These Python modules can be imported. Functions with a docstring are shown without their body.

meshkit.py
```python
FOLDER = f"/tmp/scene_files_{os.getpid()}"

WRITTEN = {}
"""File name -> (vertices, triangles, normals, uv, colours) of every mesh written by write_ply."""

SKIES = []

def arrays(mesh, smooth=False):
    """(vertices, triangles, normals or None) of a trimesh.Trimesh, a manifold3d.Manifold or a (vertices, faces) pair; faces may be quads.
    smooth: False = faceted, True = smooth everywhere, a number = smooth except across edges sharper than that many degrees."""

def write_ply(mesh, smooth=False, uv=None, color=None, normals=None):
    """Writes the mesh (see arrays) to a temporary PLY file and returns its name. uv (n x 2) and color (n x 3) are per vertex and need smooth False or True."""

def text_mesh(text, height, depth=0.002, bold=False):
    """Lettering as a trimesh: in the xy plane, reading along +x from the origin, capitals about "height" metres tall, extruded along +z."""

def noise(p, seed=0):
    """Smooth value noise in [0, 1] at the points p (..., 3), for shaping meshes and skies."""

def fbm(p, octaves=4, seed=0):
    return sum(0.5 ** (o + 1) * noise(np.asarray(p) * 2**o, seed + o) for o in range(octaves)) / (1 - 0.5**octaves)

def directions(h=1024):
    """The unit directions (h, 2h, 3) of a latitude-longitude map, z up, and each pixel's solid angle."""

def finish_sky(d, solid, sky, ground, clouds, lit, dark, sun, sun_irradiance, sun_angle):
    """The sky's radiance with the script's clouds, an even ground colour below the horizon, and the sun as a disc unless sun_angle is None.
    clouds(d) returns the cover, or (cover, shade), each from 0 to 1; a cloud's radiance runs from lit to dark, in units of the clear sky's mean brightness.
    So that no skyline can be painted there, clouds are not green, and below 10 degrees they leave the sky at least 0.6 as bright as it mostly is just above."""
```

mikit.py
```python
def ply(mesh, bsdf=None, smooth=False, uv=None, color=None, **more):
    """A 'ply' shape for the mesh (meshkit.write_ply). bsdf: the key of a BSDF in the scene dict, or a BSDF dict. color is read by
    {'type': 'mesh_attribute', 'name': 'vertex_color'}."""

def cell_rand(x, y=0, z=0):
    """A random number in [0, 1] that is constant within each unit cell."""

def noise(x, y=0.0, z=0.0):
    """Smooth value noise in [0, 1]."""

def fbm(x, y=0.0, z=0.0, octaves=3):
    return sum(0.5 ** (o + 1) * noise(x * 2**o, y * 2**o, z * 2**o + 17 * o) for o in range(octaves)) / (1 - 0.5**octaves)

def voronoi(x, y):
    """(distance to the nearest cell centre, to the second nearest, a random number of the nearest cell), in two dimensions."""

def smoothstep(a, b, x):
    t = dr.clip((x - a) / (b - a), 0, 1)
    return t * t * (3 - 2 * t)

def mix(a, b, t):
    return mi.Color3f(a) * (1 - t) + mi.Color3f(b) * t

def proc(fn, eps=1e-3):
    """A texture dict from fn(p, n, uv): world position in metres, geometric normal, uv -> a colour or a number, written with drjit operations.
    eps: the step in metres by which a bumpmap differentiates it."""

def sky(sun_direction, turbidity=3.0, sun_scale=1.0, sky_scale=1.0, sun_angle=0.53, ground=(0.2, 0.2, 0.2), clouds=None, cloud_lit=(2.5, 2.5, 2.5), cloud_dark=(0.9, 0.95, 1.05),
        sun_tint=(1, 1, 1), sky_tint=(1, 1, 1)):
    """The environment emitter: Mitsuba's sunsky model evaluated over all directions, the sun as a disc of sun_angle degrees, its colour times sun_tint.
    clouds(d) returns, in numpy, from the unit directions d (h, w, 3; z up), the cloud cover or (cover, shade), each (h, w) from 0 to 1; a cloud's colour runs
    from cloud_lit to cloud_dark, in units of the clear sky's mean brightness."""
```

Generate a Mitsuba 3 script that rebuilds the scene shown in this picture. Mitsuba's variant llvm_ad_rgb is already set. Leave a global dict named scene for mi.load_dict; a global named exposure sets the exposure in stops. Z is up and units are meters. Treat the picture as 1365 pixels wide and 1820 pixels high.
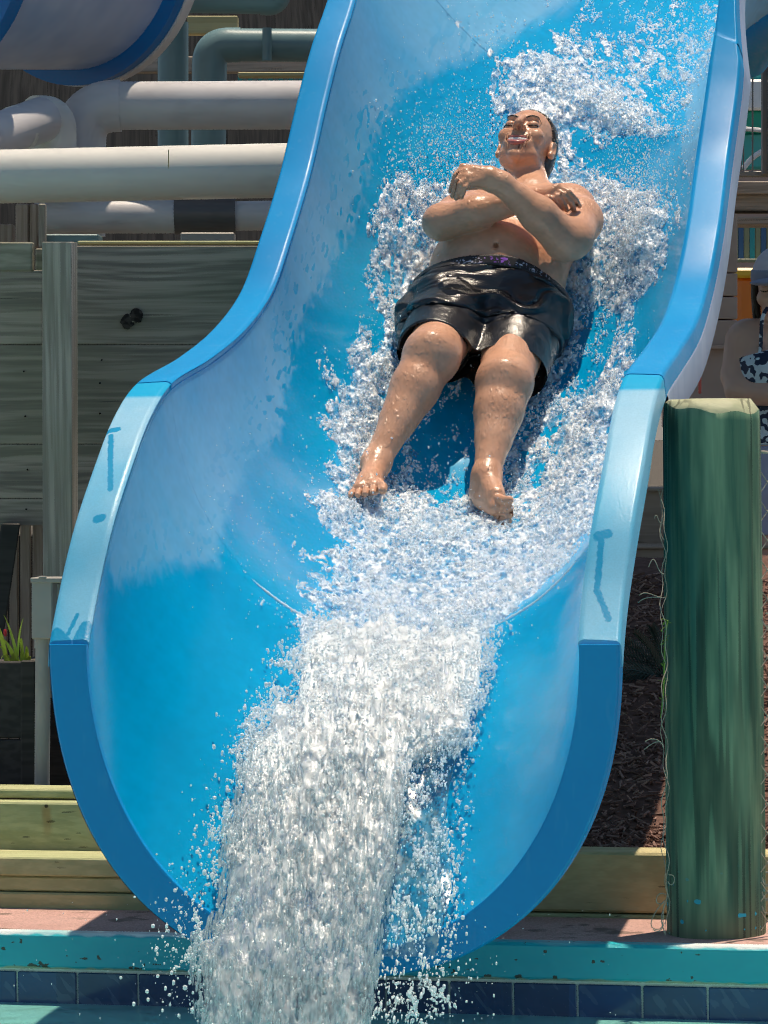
import math, numpy as np, trimesh, drjit as dr, mitsuba as mi, mikit, meshkit
from scipy.interpolate import PchipInterpolator, CubicSpline
from scipy.spatial import ConvexHull
T = mi.ScalarTransform4f
scene, labels = {}, {}

# ------------------------------------------------------------------ camera, sky, exposure
FOC, EYE_Z, HOR, ROLL = 6813.0, 1.25, 722.0, 0.014        # focal length and horizon in pixels of the 1365 x 1820 photograph
scene['camera'] = {'type': 'perspective', 'fov_axis': 'x', 'fov': math.degrees(2 * math.atan(682.5 / FOC)), 'near_clip': 0.1, 'far_clip': 400.0,
                   'principal_point_offset_x': 0.0, 'principal_point_offset_y': (910 - HOR) / 1820.0,
                   'to_world': T().look_at(origin=[0, -9, EYE_Z], target=[0, 0, EYE_Z], up=[ROLL, 0, 1])}
SUN_AZ, SUN_EL = 52.0, 81.0
scene['sky'] = mikit.sky([math.sin(math.radians(SUN_AZ)) * math.cos(math.radians(SUN_EL)), math.cos(math.radians(SUN_AZ)) * math.cos(math.radians(SUN_EL)), math.sin(math.radians(SUN_EL))], turbidity=3, sky_scale=0.85, sky_tint=(1.12, 1.02, 0.90))
exposure = 1.6


def P(u, v, d):
    """A point seen at pixel (u, v) of the photograph, d metres in front of the camera."""
    a, b = u - 682.5, v - 910
    return np.array([(a - ROLL * b) * d / FOC, d - 9, EYE_Z - (b + ROLL * a + 910 - HOR) * d / FOC])


# ------------------------------------------------------------------ naming
def put(key, mesh, mat, label=None, cat=None, group=None, kind=None, smooth=35, **kw):
    base, n = key, 0
    while key in scene:
        n += 1
        key = f'{base}_{n:03d}'
    scene[key] = mikit.ply(mesh, mat, smooth, **kw)
    say(key, label, cat, group, kind)
    return key


def say(key, label=None, cat=None, group=None, kind=None):
    d = {k: v for k, v in (('label', label), ('category', cat), ('group', group), ('kind', kind)) if v}
    if d:
        labels[key] = d
    return key


# ------------------------------------------------------------------ mesh helpers
def hull(pts):
    m = trimesh.Trimesh(*_h(np.asarray(pts, float)), process=False)
    return m


def _h(p):
    h = ConvexHull(p)
    f = h.simplices.copy()
    c = p[h.vertices].mean(0)
    n = np.cross(p[f[:, 1]] - p[f[:, 0]], p[f[:, 2]] - p[f[:, 0]])
    flip = np.einsum('ij,ij->i', n, p[f[:, 0]] - c) < 0
    f[flip] = f[flip][:, ::-1]
    idx = np.unique(f)
    re = np.zeros(len(p), int)
    re[idx] = np.arange(len(idx))
    return p[idx], re[f]


def hexa(c8, bev=0.004):
    """A box with bevelled edges from its 8 corners c8[i][j][k] (x, y, z order)."""
    c = np.asarray(c8, float).reshape(2, 2, 2, 3)
    pts = []
    for i in range(2):
        for j in range(2):
            for k in range(2):
                p = c[i, j, k]
                e = [c[1 - i, j, k] - p, c[i, 1 - j, k] - p, c[i, j, 1 - k] - p]
                e = [x / max(np.linalg.norm(x), 1e-9) * min(bev, 0.3 * np.linalg.norm(x)) for x in e]
                pts += [p + e[0] + e[1], p + e[1] + e[2], p + e[0] + e[2]]
    return hull(pts)


def box(x0, x1, y0, y1, z0, z1, bev=0.004):
    return hexa([[[(x, y, z) for z in (z0, z1)] for y in (y0, y1)] for x in (x0, x1)], bev)


def slab(u0, u1, v0, v1, d0, d1, thick, bev=0.004, v0b=None, v1b=None):
    """A slab whose front face covers the pixels u0..u1 x v0..v1, at the distance d0 on its left and d1 on its right; thick metres deep."""
    v0b, v1b = v0 if v0b is None else v0b, v1 if v1b is None else v1b
    a, b, c, d = P(u0, v0, d0), P(u0, v1, d0), P(u1, v0b, d1), P(u1, v1b, d1)
    w = (c - a) * [1, 1, 0]
    w /= np.linalg.norm(w)
    back = np.array([-w[1], w[0], 0]) * thick
    return hexa([[[b, a], [b + back, a + back]], [[d, c], [d + back, c + back]]], bev)


def tube(points, r, sides=20, caps=True, n=None, closed=False):
    p = np.asarray(points, float)
    if n:
        s = np.r_[0, np.cumsum(np.linalg.norm(np.diff(p, axis=0), axis=1))]
        q = np.linspace(0, s[-1], n)
        rr = np.interp(q, s, r) if np.ndim(r) else r
        p, r = CubicSpline(s, p)(q) if len(p) > 2 else np.array([np.interp(q, s, p[:, k]) for k in range(3)]).T, rr
    r = np.broadcast_to(r, (len(p),))
    t = np.gradient(p, axis=0)
    t /= np.linalg.norm(t, axis=1, keepdims=True) + 1e-12
    a = np.cross(t[0], [0, 0, 1.0] if abs(t[0][2]) < 0.9 else [1.0, 0, 0])
    A = []
    for k in range(len(p)):
        a = a - t[k] * (a @ t[k])
        a /= np.linalg.norm(a) + 1e-12
        A.append(a)
    A = np.array(A)
    B = np.cross(t, A)
    ang = np.arange(sides) * 2 * np.pi / sides
    v = (p[:, None] + r[:, None, None] * (np.cos(ang)[None, :, None] * A[:, None] + np.sin(ang)[None, :, None] * B[:, None])).reshape(-1, 3)
    i, j = np.meshgrid(np.arange(len(p) - 1), np.arange(sides), indexing='ij')
    q = np.stack([i * sides + j, i * sides + (j + 1) % sides, (i + 1) * sides + (j + 1) % sides, (i + 1) * sides + j], -1).reshape(-1, 4)
    f = np.vstack([q[:, [0, 1, 2]], q[:, [0, 2, 3]]])
    if caps:
        m = len(v)
        v = np.vstack([v, p[0], p[-1]])
        k = np.arange(sides)
        f = np.vstack([f, np.stack([(k + 1) % sides, k, k * 0 + m], 1), np.stack([(len(p) - 1) * sides + k, (len(p) - 1) * sides + (k + 1) % sides, k * 0 + m + 1], 1)])
    return trimesh.Trimesh(v, f, process=False)


def bend(points, radius, n=10):
    """A polyline with its corners rounded."""
    p = [np.asarray(x, float) for x in points]
    out = [p[0]]
    for a, b, c in zip(p, p[1:], p[2:]):
        u, w = (a - b) / np.linalg.norm(a - b), (c - b) / np.linalg.norm(c - b)
        s, e = b + u * radius, b + w * radius
        out += [(1 - t) ** 2 * s + 2 * t * (1 - t) * b + t * t * e for t in np.linspace(0, 1, n)]
    return np.array(out + [p[-1]])


def grid(X, flip=False):
    """Quads of a point array (n, m, 3) as triangles, with the index array."""
    n, m = X.shape[:2]
    i, j = np.meshgrid(np.arange(n - 1), np.arange(m - 1), indexing='ij')
    q = np.stack([i * m + j, (i + 1) * m + j, (i + 1) * m + j + 1, i * m + j + 1], -1).reshape(-1, 4)
    if flip:
        q = q[:, ::-1]
    return X.reshape(-1, 3), np.vstack([q[:, [0, 1, 2]], q[:, [0, 2, 3]]])


def cat(ms):
    vs, fs, n = [], [], 0
    for m in ms:
        v, f = (m.vertices, m.faces) if hasattr(m, 'faces') else m
        vs.append(np.asarray(v)); fs.append(np.asarray(f) + n); n += len(v)
    return trimesh.Trimesh(np.vstack(vs), np.vstack(fs), process=False)


def nets(F, xs, ys, zs):
    """Surface nets: the zero level of the field F (inside is negative) on a grid with the axes xs, ys, zs."""
    ins = F < 0
    S = [F[i:F.shape[0] - 1 + i, j:F.shape[1] - 1 + j, k:F.shape[2] - 1 + k] for i in (0, 1) for j in (0, 1) for k in (0, 1)]
    B = [ins[i:F.shape[0] - 1 + i, j:F.shape[1] - 1 + j, k:F.shape[2] - 1 + k] for i in (0, 1) for j in (0, 1) for k in (0, 1)]
    cnt = sum(b.astype(np.int8) for b in B)
    act = (cnt > 0) & (cnt < 8)
    I, J, K = np.nonzero(act)
    val = np.stack([s[I, J, K] for s in S], 1)
    off = np.array([(i, j, k) for i in (0, 1) for j in (0, 1) for k in (0, 1)], float)
    acc, num = np.zeros((len(I), 3)), np.zeros(len(I))
    for a in range(8):
        for b in range(a + 1, 8):
            if np.abs(off[a] - off[b]).sum() == 1:
                m = (val[:, a] < 0) != (val[:, b] < 0)
                t = val[m, a] / (val[m, a] - val[m, b])
                acc[m] += off[a] + (off[b] - off[a]) * t[:, None]
                num[m] += 1
    c = acc / num[:, None]
    V = np.stack([np.interp(I + c[:, 0], np.arange(len(xs)), xs), np.interp(J + c[:, 1], np.arange(len(ys)), ys), np.interp(K + c[:, 2], np.arange(len(zs)), zs)], 1)
    idx = -np.ones(act.shape, np.int64)
    idx[I, J, K] = np.arange(len(I))
    quads = []
    for ax in range(3):
        a = np.moveaxis(ins, ax, 0)
        d = a[1:] != a[:-1]
        lo = a[:-1]
        d, lo = np.moveaxis(d, 0, ax), np.moveaxis(lo, 0, ax)
        i, j, k = np.nonzero(d)
        p = np.stack([i, j, k], 1)
        o = [x for x in range(3) if x != ax]
        good = np.all([(p[:, x] > 0) & (p[:, x] < F.shape[x] - 1) for x in o], axis=0)
        p = p[good]
        inside = lo[p[:, 0], p[:, 1], p[:, 2]]
        e1, e2 = np.eye(3, dtype=int)[(ax + 1) % 3], np.eye(3, dtype=int)[(ax + 2) % 3]
        g = lambda q: idx[q[:, 0], q[:, 1], q[:, 2]]
        q = np.stack([g(p - e1 - e2), g(p - e2), g(p), g(p - e1)], 1)
        q[~inside] = q[~inside][:, ::-1]
        quads.append(q)
    q = np.vstack(quads)
    return trimesh.Trimesh(V, np.vstack([q[:, [0, 1, 2]], q[:, [0, 2, 3]]]), process=False)


fbm, vnoise = meshkit.fbm, meshkit.noise
rng = np.random.default_rng(7)

# ------------------------------------------------------------------ materials
C3 = mi.Color3f
sm, nz, fb, mix = mikit.smoothstep, mikit.noise, mikit.fbm, mikit.mix


def principled(key, color, rough=0.5, bump=None, bump_scale=1.0, **kw):
    b = {'type': 'principled', 'base_color': mikit.proc(color) if callable(color) else {'type': 'rgb', 'value': list(color)},
         'roughness': mikit.proc(rough) if callable(rough) else rough, **kw}
    if bump:
        b = {'type': 'bumpmap', 'arbitrary': mikit.proc(bump), 'scale': bump_scale, 'bsdf': b}
    scene[key] = {'type': 'twosided', 'bsdf': b}
    return key


BLUE, DEEP, CHALK_SHEEN = (0.0, 0.355, 0.63), (0.0, 0.265, 0.56), (0.32, 0.50, 0.66)  # the last is chalky gelcoat with the pale sky glare painted in


def gel_outer(p, n, uv):
    w = fb(p.x * 3, p.y * 3, p.z * 3)
    s = sm(0.62, 0.8, fb(p.x * 60, p.y * 60, p.z * 12))
    return mix(mix((0.0, 0.29, 0.62), (0.0, 0.22, 0.55), w), (0.06, 0.32, 0.60), s * 0.25)


principled('mat_gelcoat', gel_outer, lambda p, n, uv: 0.3 + 0.2 * fb(p.x * 8, p.y * 8, p.z * 8), specular=0.35)


def pw(x, pts):
    """A piecewise linear function of x through pts."""
    y = mi.Float(pts[0][1])
    for (a, u), (b, w) in zip(pts, pts[1:]):
        y = y + (w - u) / (b - a) * dr.clip(x - a, 0, b - a)
    return y


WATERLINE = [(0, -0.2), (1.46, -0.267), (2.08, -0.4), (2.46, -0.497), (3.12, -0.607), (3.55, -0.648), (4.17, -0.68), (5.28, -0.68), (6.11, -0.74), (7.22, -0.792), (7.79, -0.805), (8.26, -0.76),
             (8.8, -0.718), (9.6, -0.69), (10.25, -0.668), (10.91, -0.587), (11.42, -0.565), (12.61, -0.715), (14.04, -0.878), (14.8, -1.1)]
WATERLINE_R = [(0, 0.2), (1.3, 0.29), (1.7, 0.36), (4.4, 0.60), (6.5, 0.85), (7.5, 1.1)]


def dry_sheen_of(uv):
    """1 on the dry, chalky upper walls, where sky glare goes into the colour, 0 where splashing water keeps the gelcoat wet."""
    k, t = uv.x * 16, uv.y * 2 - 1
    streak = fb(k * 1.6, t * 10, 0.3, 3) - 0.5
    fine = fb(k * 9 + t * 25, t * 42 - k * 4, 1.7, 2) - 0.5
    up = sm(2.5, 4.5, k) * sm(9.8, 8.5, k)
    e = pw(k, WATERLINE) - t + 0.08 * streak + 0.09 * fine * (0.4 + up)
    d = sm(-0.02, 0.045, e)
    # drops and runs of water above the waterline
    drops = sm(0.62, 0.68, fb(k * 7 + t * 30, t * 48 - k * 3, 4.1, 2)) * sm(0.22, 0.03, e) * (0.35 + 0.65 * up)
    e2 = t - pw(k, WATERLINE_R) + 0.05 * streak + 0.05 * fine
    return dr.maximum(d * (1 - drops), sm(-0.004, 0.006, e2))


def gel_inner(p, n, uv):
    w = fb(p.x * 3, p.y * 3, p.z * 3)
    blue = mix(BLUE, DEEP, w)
    c = mix(blue, CHALK_SHEEN, dry_sheen_of(uv) * (0.22 + 0.30 * fb(uv.x * 40, uv.y * 7, 2.0)))
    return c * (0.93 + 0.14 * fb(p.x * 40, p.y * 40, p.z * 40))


principled('mat_gelcoat_inner', gel_inner, lambda p, n, uv: 0.17 + 0.27 * dry_sheen_of(uv), lambda p, n, uv: 0.0010 * fb(p.x * 14, p.y * 14, p.z * 14), 1.0, specular=0.32)


def wood(key, dark, light, green=(0.05, 0.06, 0.035), green_amount=0.0, axis=0, rough=0.75, scale=1.0, stain=None):
    def col(p, n, uv):
        q = [p.x, p.y, p.z]
        a = q[axis]
        b, c = [q[k] for k in range(3) if k != axis]
        warp = fb(a * 1.5, b * 4, c * 4) * 0.06
        g = fb((b + warp) * 90 * scale, (c + warp) * 90 * scale, a * 3, 4)
        fine = nz((b + c) * 500, a * 14, (b - c) * 300)
        base = mix(dark, light, sm(0.3, 0.72, g) * 0.8 + fine * 0.2)
        if green_amount:
            base = mix(base, green, green_amount * sm(0.35, 0.65, fb(a * 2.2, b * 6, c * 6)))
        crack = sm(0.16, 0.10, nz((b + warp) * 130, a * 2.5, (c - warp) * 130)) * sm(0.5, 0.6, fb(a * 4, b * 9, c * 9))
        if stain is not None:
            dx = dr.abs(p.x - stain[0] + 0.006 * (fb(p.z * 40, 1.0, 2.0) - 0.5)) / stain[2]
            run = sm(1.0, 0.2, dx) * sm(stain[1] + 0.002, stain[1] - 0.012, p.z) * sm(stain[1] - stain[3], stain[1] - stain[3] * 0.4, p.z)
            base = mix(base, (0.30, 0.17, 0.05), 0.75 * run * (0.5 + 0.5 * fb(p.x * 150, 2.0, p.z * 30)))
            base = base * (1 - 0.9 * sm(1.0, 0.5, dr.sqrt(dr.square((p.x - stain[0]) / 0.007) + dr.square((p.z - stain[1] + 0.004) / 0.006))))
        return base * (1 - 0.6 * crack)

    def bump(p, n, uv):
        q = [p.x, p.y, p.z]
        a = q[axis]
        b, c = [q[k] for k in range(3) if k != axis]
        warp = fb(a * 1.5, b * 4, c * 4) * 0.06
        return 0.002 * fb((b + warp) * 160 * scale, (c + warp) * 160 * scale, a * 4)
    return principled(key, col, rough, bump, 1.0)


wood('mat_fence_board', (0.17, 0.15, 0.12), (0.46, 0.39, 0.31), (0.22, 0.22, 0.14), 0.40)
wood('mat_fence_post', (0.22, 0.20, 0.17), (0.46, 0.42, 0.35), (0.22, 0.22, 0.15), 0.4, axis=2)
wood('mat_timber_green', (0.32, 0.33, 0.16), (0.50, 0.48, 0.26), (0.32, 0.37, 0.19), 0.5)
_q = P(66, 1446, 9.62)
wood('mat_timber_stained', (0.32, 0.33, 0.16), (0.50, 0.48, 0.26), (0.32, 0.37, 0.19), 0.5, stain=(float(_q[0]), float(_q[2]), 0.018, 0.10))
wood('mat_timber_tan', (0.40, 0.34, 0.17), (0.52, 0.46, 0.25), (0.44, 0.39, 0.20), 0.3)
wood('mat_brown_wood', (0.22, 0.16, 0.12), (0.42, 0.33, 0.27), axis=2)
wood('mat_brown_beam', (0.26, 0.21, 0.17), (0.46, 0.38, 0.32))
wood('mat_dark_brown_wall', (0.09, 0.07, 0.055), (0.20, 0.155, 0.12), axis=2)  # even dark brown wood tone with grain
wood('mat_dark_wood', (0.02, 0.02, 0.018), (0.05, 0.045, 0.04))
wood('mat_stair', (0.30, 0.22, 0.16), (0.42, 0.32, 0.24))


def post_col(p, n, uv):
    g = fb(p.x * 85, p.y * 85, p.z * 3.5, 4)
    st = fb(p.x * 22, p.y * 22, p.z * 2.6 + 3, 4)
    c = mix((0.05, 0.14, 0.09), (0.28, 0.40, 0.24), sm(0.3, 0.7, g) * 0.30 + sm(0.38, 0.70, st) * 0.60)
    c = mix(c, (0.025, 0.15, 0.12), 0.7 * sm(0.55, 0.72, fb(p.x * 20, p.y * 20 + 9, p.z * 1.3 + 7)))
    c = mix(c, (0.22, 0.24, 0.13), 0.75 * sm(0.20, 0.0, p.z + 0.15 * fb(p.x * 12, p.y * 12, p.z * 4)))
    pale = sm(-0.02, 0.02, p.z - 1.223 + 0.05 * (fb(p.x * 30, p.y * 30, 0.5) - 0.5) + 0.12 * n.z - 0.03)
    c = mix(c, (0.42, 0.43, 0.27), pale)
    crack = sm(0.10, 0.05, dr.abs(nz(p.x * 60, p.y * 60, p.z * 1.2) - 0.5)) * sm(0.45, 0.6, fb(p.x * 9, p.y * 9, p.z * 1.5))
    c = c * (1 - 0.55 * crack)
    spl = sm(0.86, 0.88, nz(p.x * 75, p.y * 75, p.z * 60)) * sm(0.18, 0.05, p.z)
    return mix(c, (0.03, 0.45, 0.62), spl)


principled('mat_post', post_col, 0.6, lambda p, n, uv: 0.003 * fb(p.x * 80, p.y * 80, p.z * 2.5), 1.0)


def pvc(key, col, rough=0.35):
    def f(p, n, uv):
        return C3(*col) * (0.86 + 0.28 * fb(p.x * 4, p.y * 4, p.z * 9)) * (1 - 0.10 * sm(0.55, 0.8, fb(p.x * 9, p.y * 9, p.z * 16)))
    return principled(key, f, rough, specular=0.5)


pvc('mat_pvc_white', (0.66, 0.65, 0.60))
pvc('mat_pvc_grey', (0.54, 0.53, 0.54))
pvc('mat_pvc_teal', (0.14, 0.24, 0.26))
pvc('mat_pvc_dark', (0.10, 0.095, 0.095))
pvc('mat_box_grey', (0.36, 0.34, 0.31), 0.5)


def concrete(p, n, uv):
    c = mix((0.36, 0.21, 0.18), (0.50, 0.32, 0.28), fb(p.x * 9, p.y * 9, p.z * 9))
    c = c * (0.8 + 0.4 * nz(p.x * 260, p.y * 260, p.z * 260))
    return mix(c, (0.10, 0.08, 0.06), 0.7 * sm(0.63, 0.75, fb(p.x * 14 + 3, p.y * 14, p.z * 14)))


principled('mat_deck', concrete, 0.8, lambda p, n, uv: 0.002 * fb(p.x * 120, p.y * 120, p.z * 120))


def coping(p, n, uv):
    c = mix((0.01, 0.38, 0.46), (0.03, 0.48, 0.54), fb(p.x * 6, p.y * 6, p.z * 12))
    low = sm(0.03, -0.09, p.z + 0.02)
    chip = sm(0.765, 0.775, fb(p.x * 45, p.y * 45, p.z * 50, 4) + 0.09 * low)
    c = mix(c, (0.05, 0.065, 0.045), chip)
    c = mix(c, (0.40, 0.44, 0.30), sm(-0.078, -0.084, p.z + 0.006 * nz(p.x * 50, 1.0, 2.0)))
    edge = sm(0.004, 0.010, p.z + 0.012 + 0.010 * (nz(p.x * 40, 0.3, 1.7) - 0.6)) * sm(0.35, 0.55, nz(p.x * 5 + 3.1, 2.2, 0.7))
    return mix(c, (0.72, 0.78, 0.78), edge)


principled('mat_coping', coping, 0.35, lambda p, n, uv: 0.0015 * fb(p.x * 60, p.y * 60, p.z * 60))


def tile(p, n, uv):
    k = mikit.cell_rand(dr.floor(p.x / 0.152 + 0.3), 3, 1)
    c = mix((0.007, 0.032, 0.10), (0.012, 0.055, 0.15), fb(p.x * 18, p.y * 18, p.z * 18)) * (0.8 + 0.5 * k)
    scr = sm(0.74, 0.8, nz(p.x * 90 + p.z * 60, p.z * 30, 3)) * 0.25 + sm(0.93, 0.95, nz(p.x * 300, p.y * 300, p.z * 300)) * 0.5
    return mix(c, (0.2, 0.3, 0.38), scr * 0.6)


principled('mat_tile', tile, 0.12, specular=0.6)
principled('mat_grout', lambda p, n, uv: mix((0.68, 0.74, 0.66), (0.82, 0.86, 0.78), fb(p.x * 30, p.y * 30, p.z * 30)), 0.8)
principled('mat_pool_floor', lambda p, n, uv: mix((0.30, 0.72, 0.68), (0.40, 0.82, 0.76), fb(p.x * 4, p.y * 4)), 0.8)
principled('mat_mulch_ground', lambda p, n, uv: mix((0.06, 0.03, 0.022), (0.20, 0.11, 0.085), fb(p.x * 60, p.y * 60, p.z * 60)), 0.95)
principled('mat_soil', lambda p, n, uv: mix((0.04, 0.035, 0.03), (0.09, 0.08, 0.065), fb(p.x * 20, p.y * 20, p.z * 20)), 0.95)
for k, c in enumerate([(0.22, 0.125, 0.10), (0.15, 0.08, 0.06), (0.32, 0.20, 0.16)]):
    principled(f'mat_chip_{k}', c, 0.9)
scene['mat_water'] = {'type': 'bumpmap', 'arbitrary': mikit.proc(lambda p, n, uv: 0.012 * fb(p.x * 7 + 2 * nz(p.x * 3, p.y * 3), p.y * 12, 0.4) + 0.003 * fb(p.x * 40, p.y * 60, 0.2)), 'scale': 1.0, 'bsdf': {'type': 'blendbsdf', 'weight': 0.6, 'a': {'type': 'thindielectric', 'int_ior': 1.33}, 'b': {'type': 'twosided', 'bsdf': {'type': 'principled', 'base_color': {'type': 'rgb', 'value': [0.26, 0.68, 0.63]}, 'roughness': 0.12}}}}

# ------------------------------------------------------------------ the ground, the pool
YAW = math.radians(14.0)
EX, EY = np.array([math.cos(YAW), -math.sin(YAW), 0]), np.array([math.sin(YAW), math.cos(YAW), 0])


def W(x, y, z):
    """Pool coordinates: x along the pool's edge, y away from the water, z up from the deck."""
    return EX * x + EY * y + np.array([0, 0, z])


def pbox(x0, x1, y0, y1, z0, z1, bev=0.004):
    return hexa([[[W(x, y, z) for z in (z0, z1)] for y in (y0, y1)] for x in (x0, x1)], bev)


def sheet(x0, x1, y0, y1, z, nx=2, ny=2, zf=None):
    gx, gy = np.meshgrid(np.linspace(x0, x1, nx), np.linspace(y0, y1, ny), indexing='ij')
    X = np.stack([W(a, b, 0) for a, b in zip(gx.ravel(), gy.ravel())]).reshape(nx, ny, 3)
    X[..., 2] = z if zf is None else zf(gx, gy)
    return trimesh.Trimesh(*grid(X), process=False)


WATER_Z = -0.172
put('ground', sheet(-60, 60, 0.4, 120, -0.03), 'mat_soil', 'dark bare soil behind the timber edging', 'ground', kind='structure')
put('pool_deck', pbox(-4, 4, 0.035, 0.46, -0.12, -0.004, 0.003), 'mat_deck', 'narrow pink concrete deck along the pool', 'deck', kind='structure')
put('pool_coping', pbox(-4, 4, -0.02, 0.035, -0.088, 0, 0.008), 'mat_coping', 'turquoise painted coping on the pool edge', 'coping', kind='structure')
put('pool_wall', pbox(-4, 4, 0.005, 0.40, -0.22, -0.089, 0.001), 'mat_grout', 'pool wall below the coping', 'wall', kind='structure')
put('pool_wall__plaster', pbox(-4, 4, -0.002, 0.40, -1.3, -0.197, 0.001), 'mat_pool_floor')
put('pool_floor', sheet(-6, 6, -14, 0.2, -0.55), 'mat_pool_floor', 'pale turquoise pool floor', 'floor', kind='structure')
put('pool_water', sheet(-6, 6, -14, 0.004, WATER_Z), 'mat_water', 'rippled turquoise pool water below the slide', 'water', kind='structure', smooth=True)
for k in range(-9, 9):
    put('pool_wall__tile', pbox(k * 0.1525 - 0.012, k * 0.1525 + 0.1525 - 0.0175, -0.003, 0.004, -0.192, -0.097, 0.002), 'mat_tile')

exec_parts = True
# ------------------------------------------------------------------ the water slide
SL = [  # left rim pixel, its distance, right rim pixel, its distance, bottom pixel, its distance
    (1250, -600, 14.4, 1420, -230, 12.0, 1450, -120, 14.0), (950, -430, 13.2, 1293, -90, 11.35, 1185, 25, 12.9), (668, -180, 12.0, 1269, 66, 11.077, 1045, 208, 11.92),
    (628, 0, 11.528, 1262, 105, 11.02, 1012, 290, 11.78), (600, 90, 11.329, 1256, 150, 10.96, 985, 375, 11.62), (575, 190, 11.184, 1247, 213, 10.87, 962, 470, 11.46),
    (550, 300, 11.02, 1237, 280, 10.768, 942, 589, 11.298), (515, 420, 10.744, 1220, 403, 10.492, 913, 737, 10.98), (480, 520, 10.525, 1199, 505, 10.273, 874, 885, 10.656),
    (430, 590, 10.15, 1175, 576, 9.898, 825, 997, 10.176), (370, 640, 9.781, 1142, 627, 9.529, 773, 1073, 9.759), (300, 685, 9.316, 1110, 672, 9.064, 727, 1136, 9.321),
    (262, 745, 9.106, 1090, 734, 8.854, 704, 1230, 9.13), (230, 830, 8.924, 1074, 821, 8.672, 683, 1330, 8.93), (195, 940, 8.777, 1053, 934, 8.525, 656, 1440, 8.76),
    (170, 1050, 8.69, 1036, 1047, 8.438, 626, 1560, 8.62), (153, 1145, 8.597, 1028, 1145, 8.345, 597, 1690, 8.48)]
SL = np.array(SL)
PL, PR, PB = (np.array([P(*r[k:k + 3]) for r in SL]) for k in (0, 3, 6))
KN = np.arange(len(SL), dtype=float)
fL, fR, fB = (PchipInterpolator(KN, X) for X in (PL, PR, PB))


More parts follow.
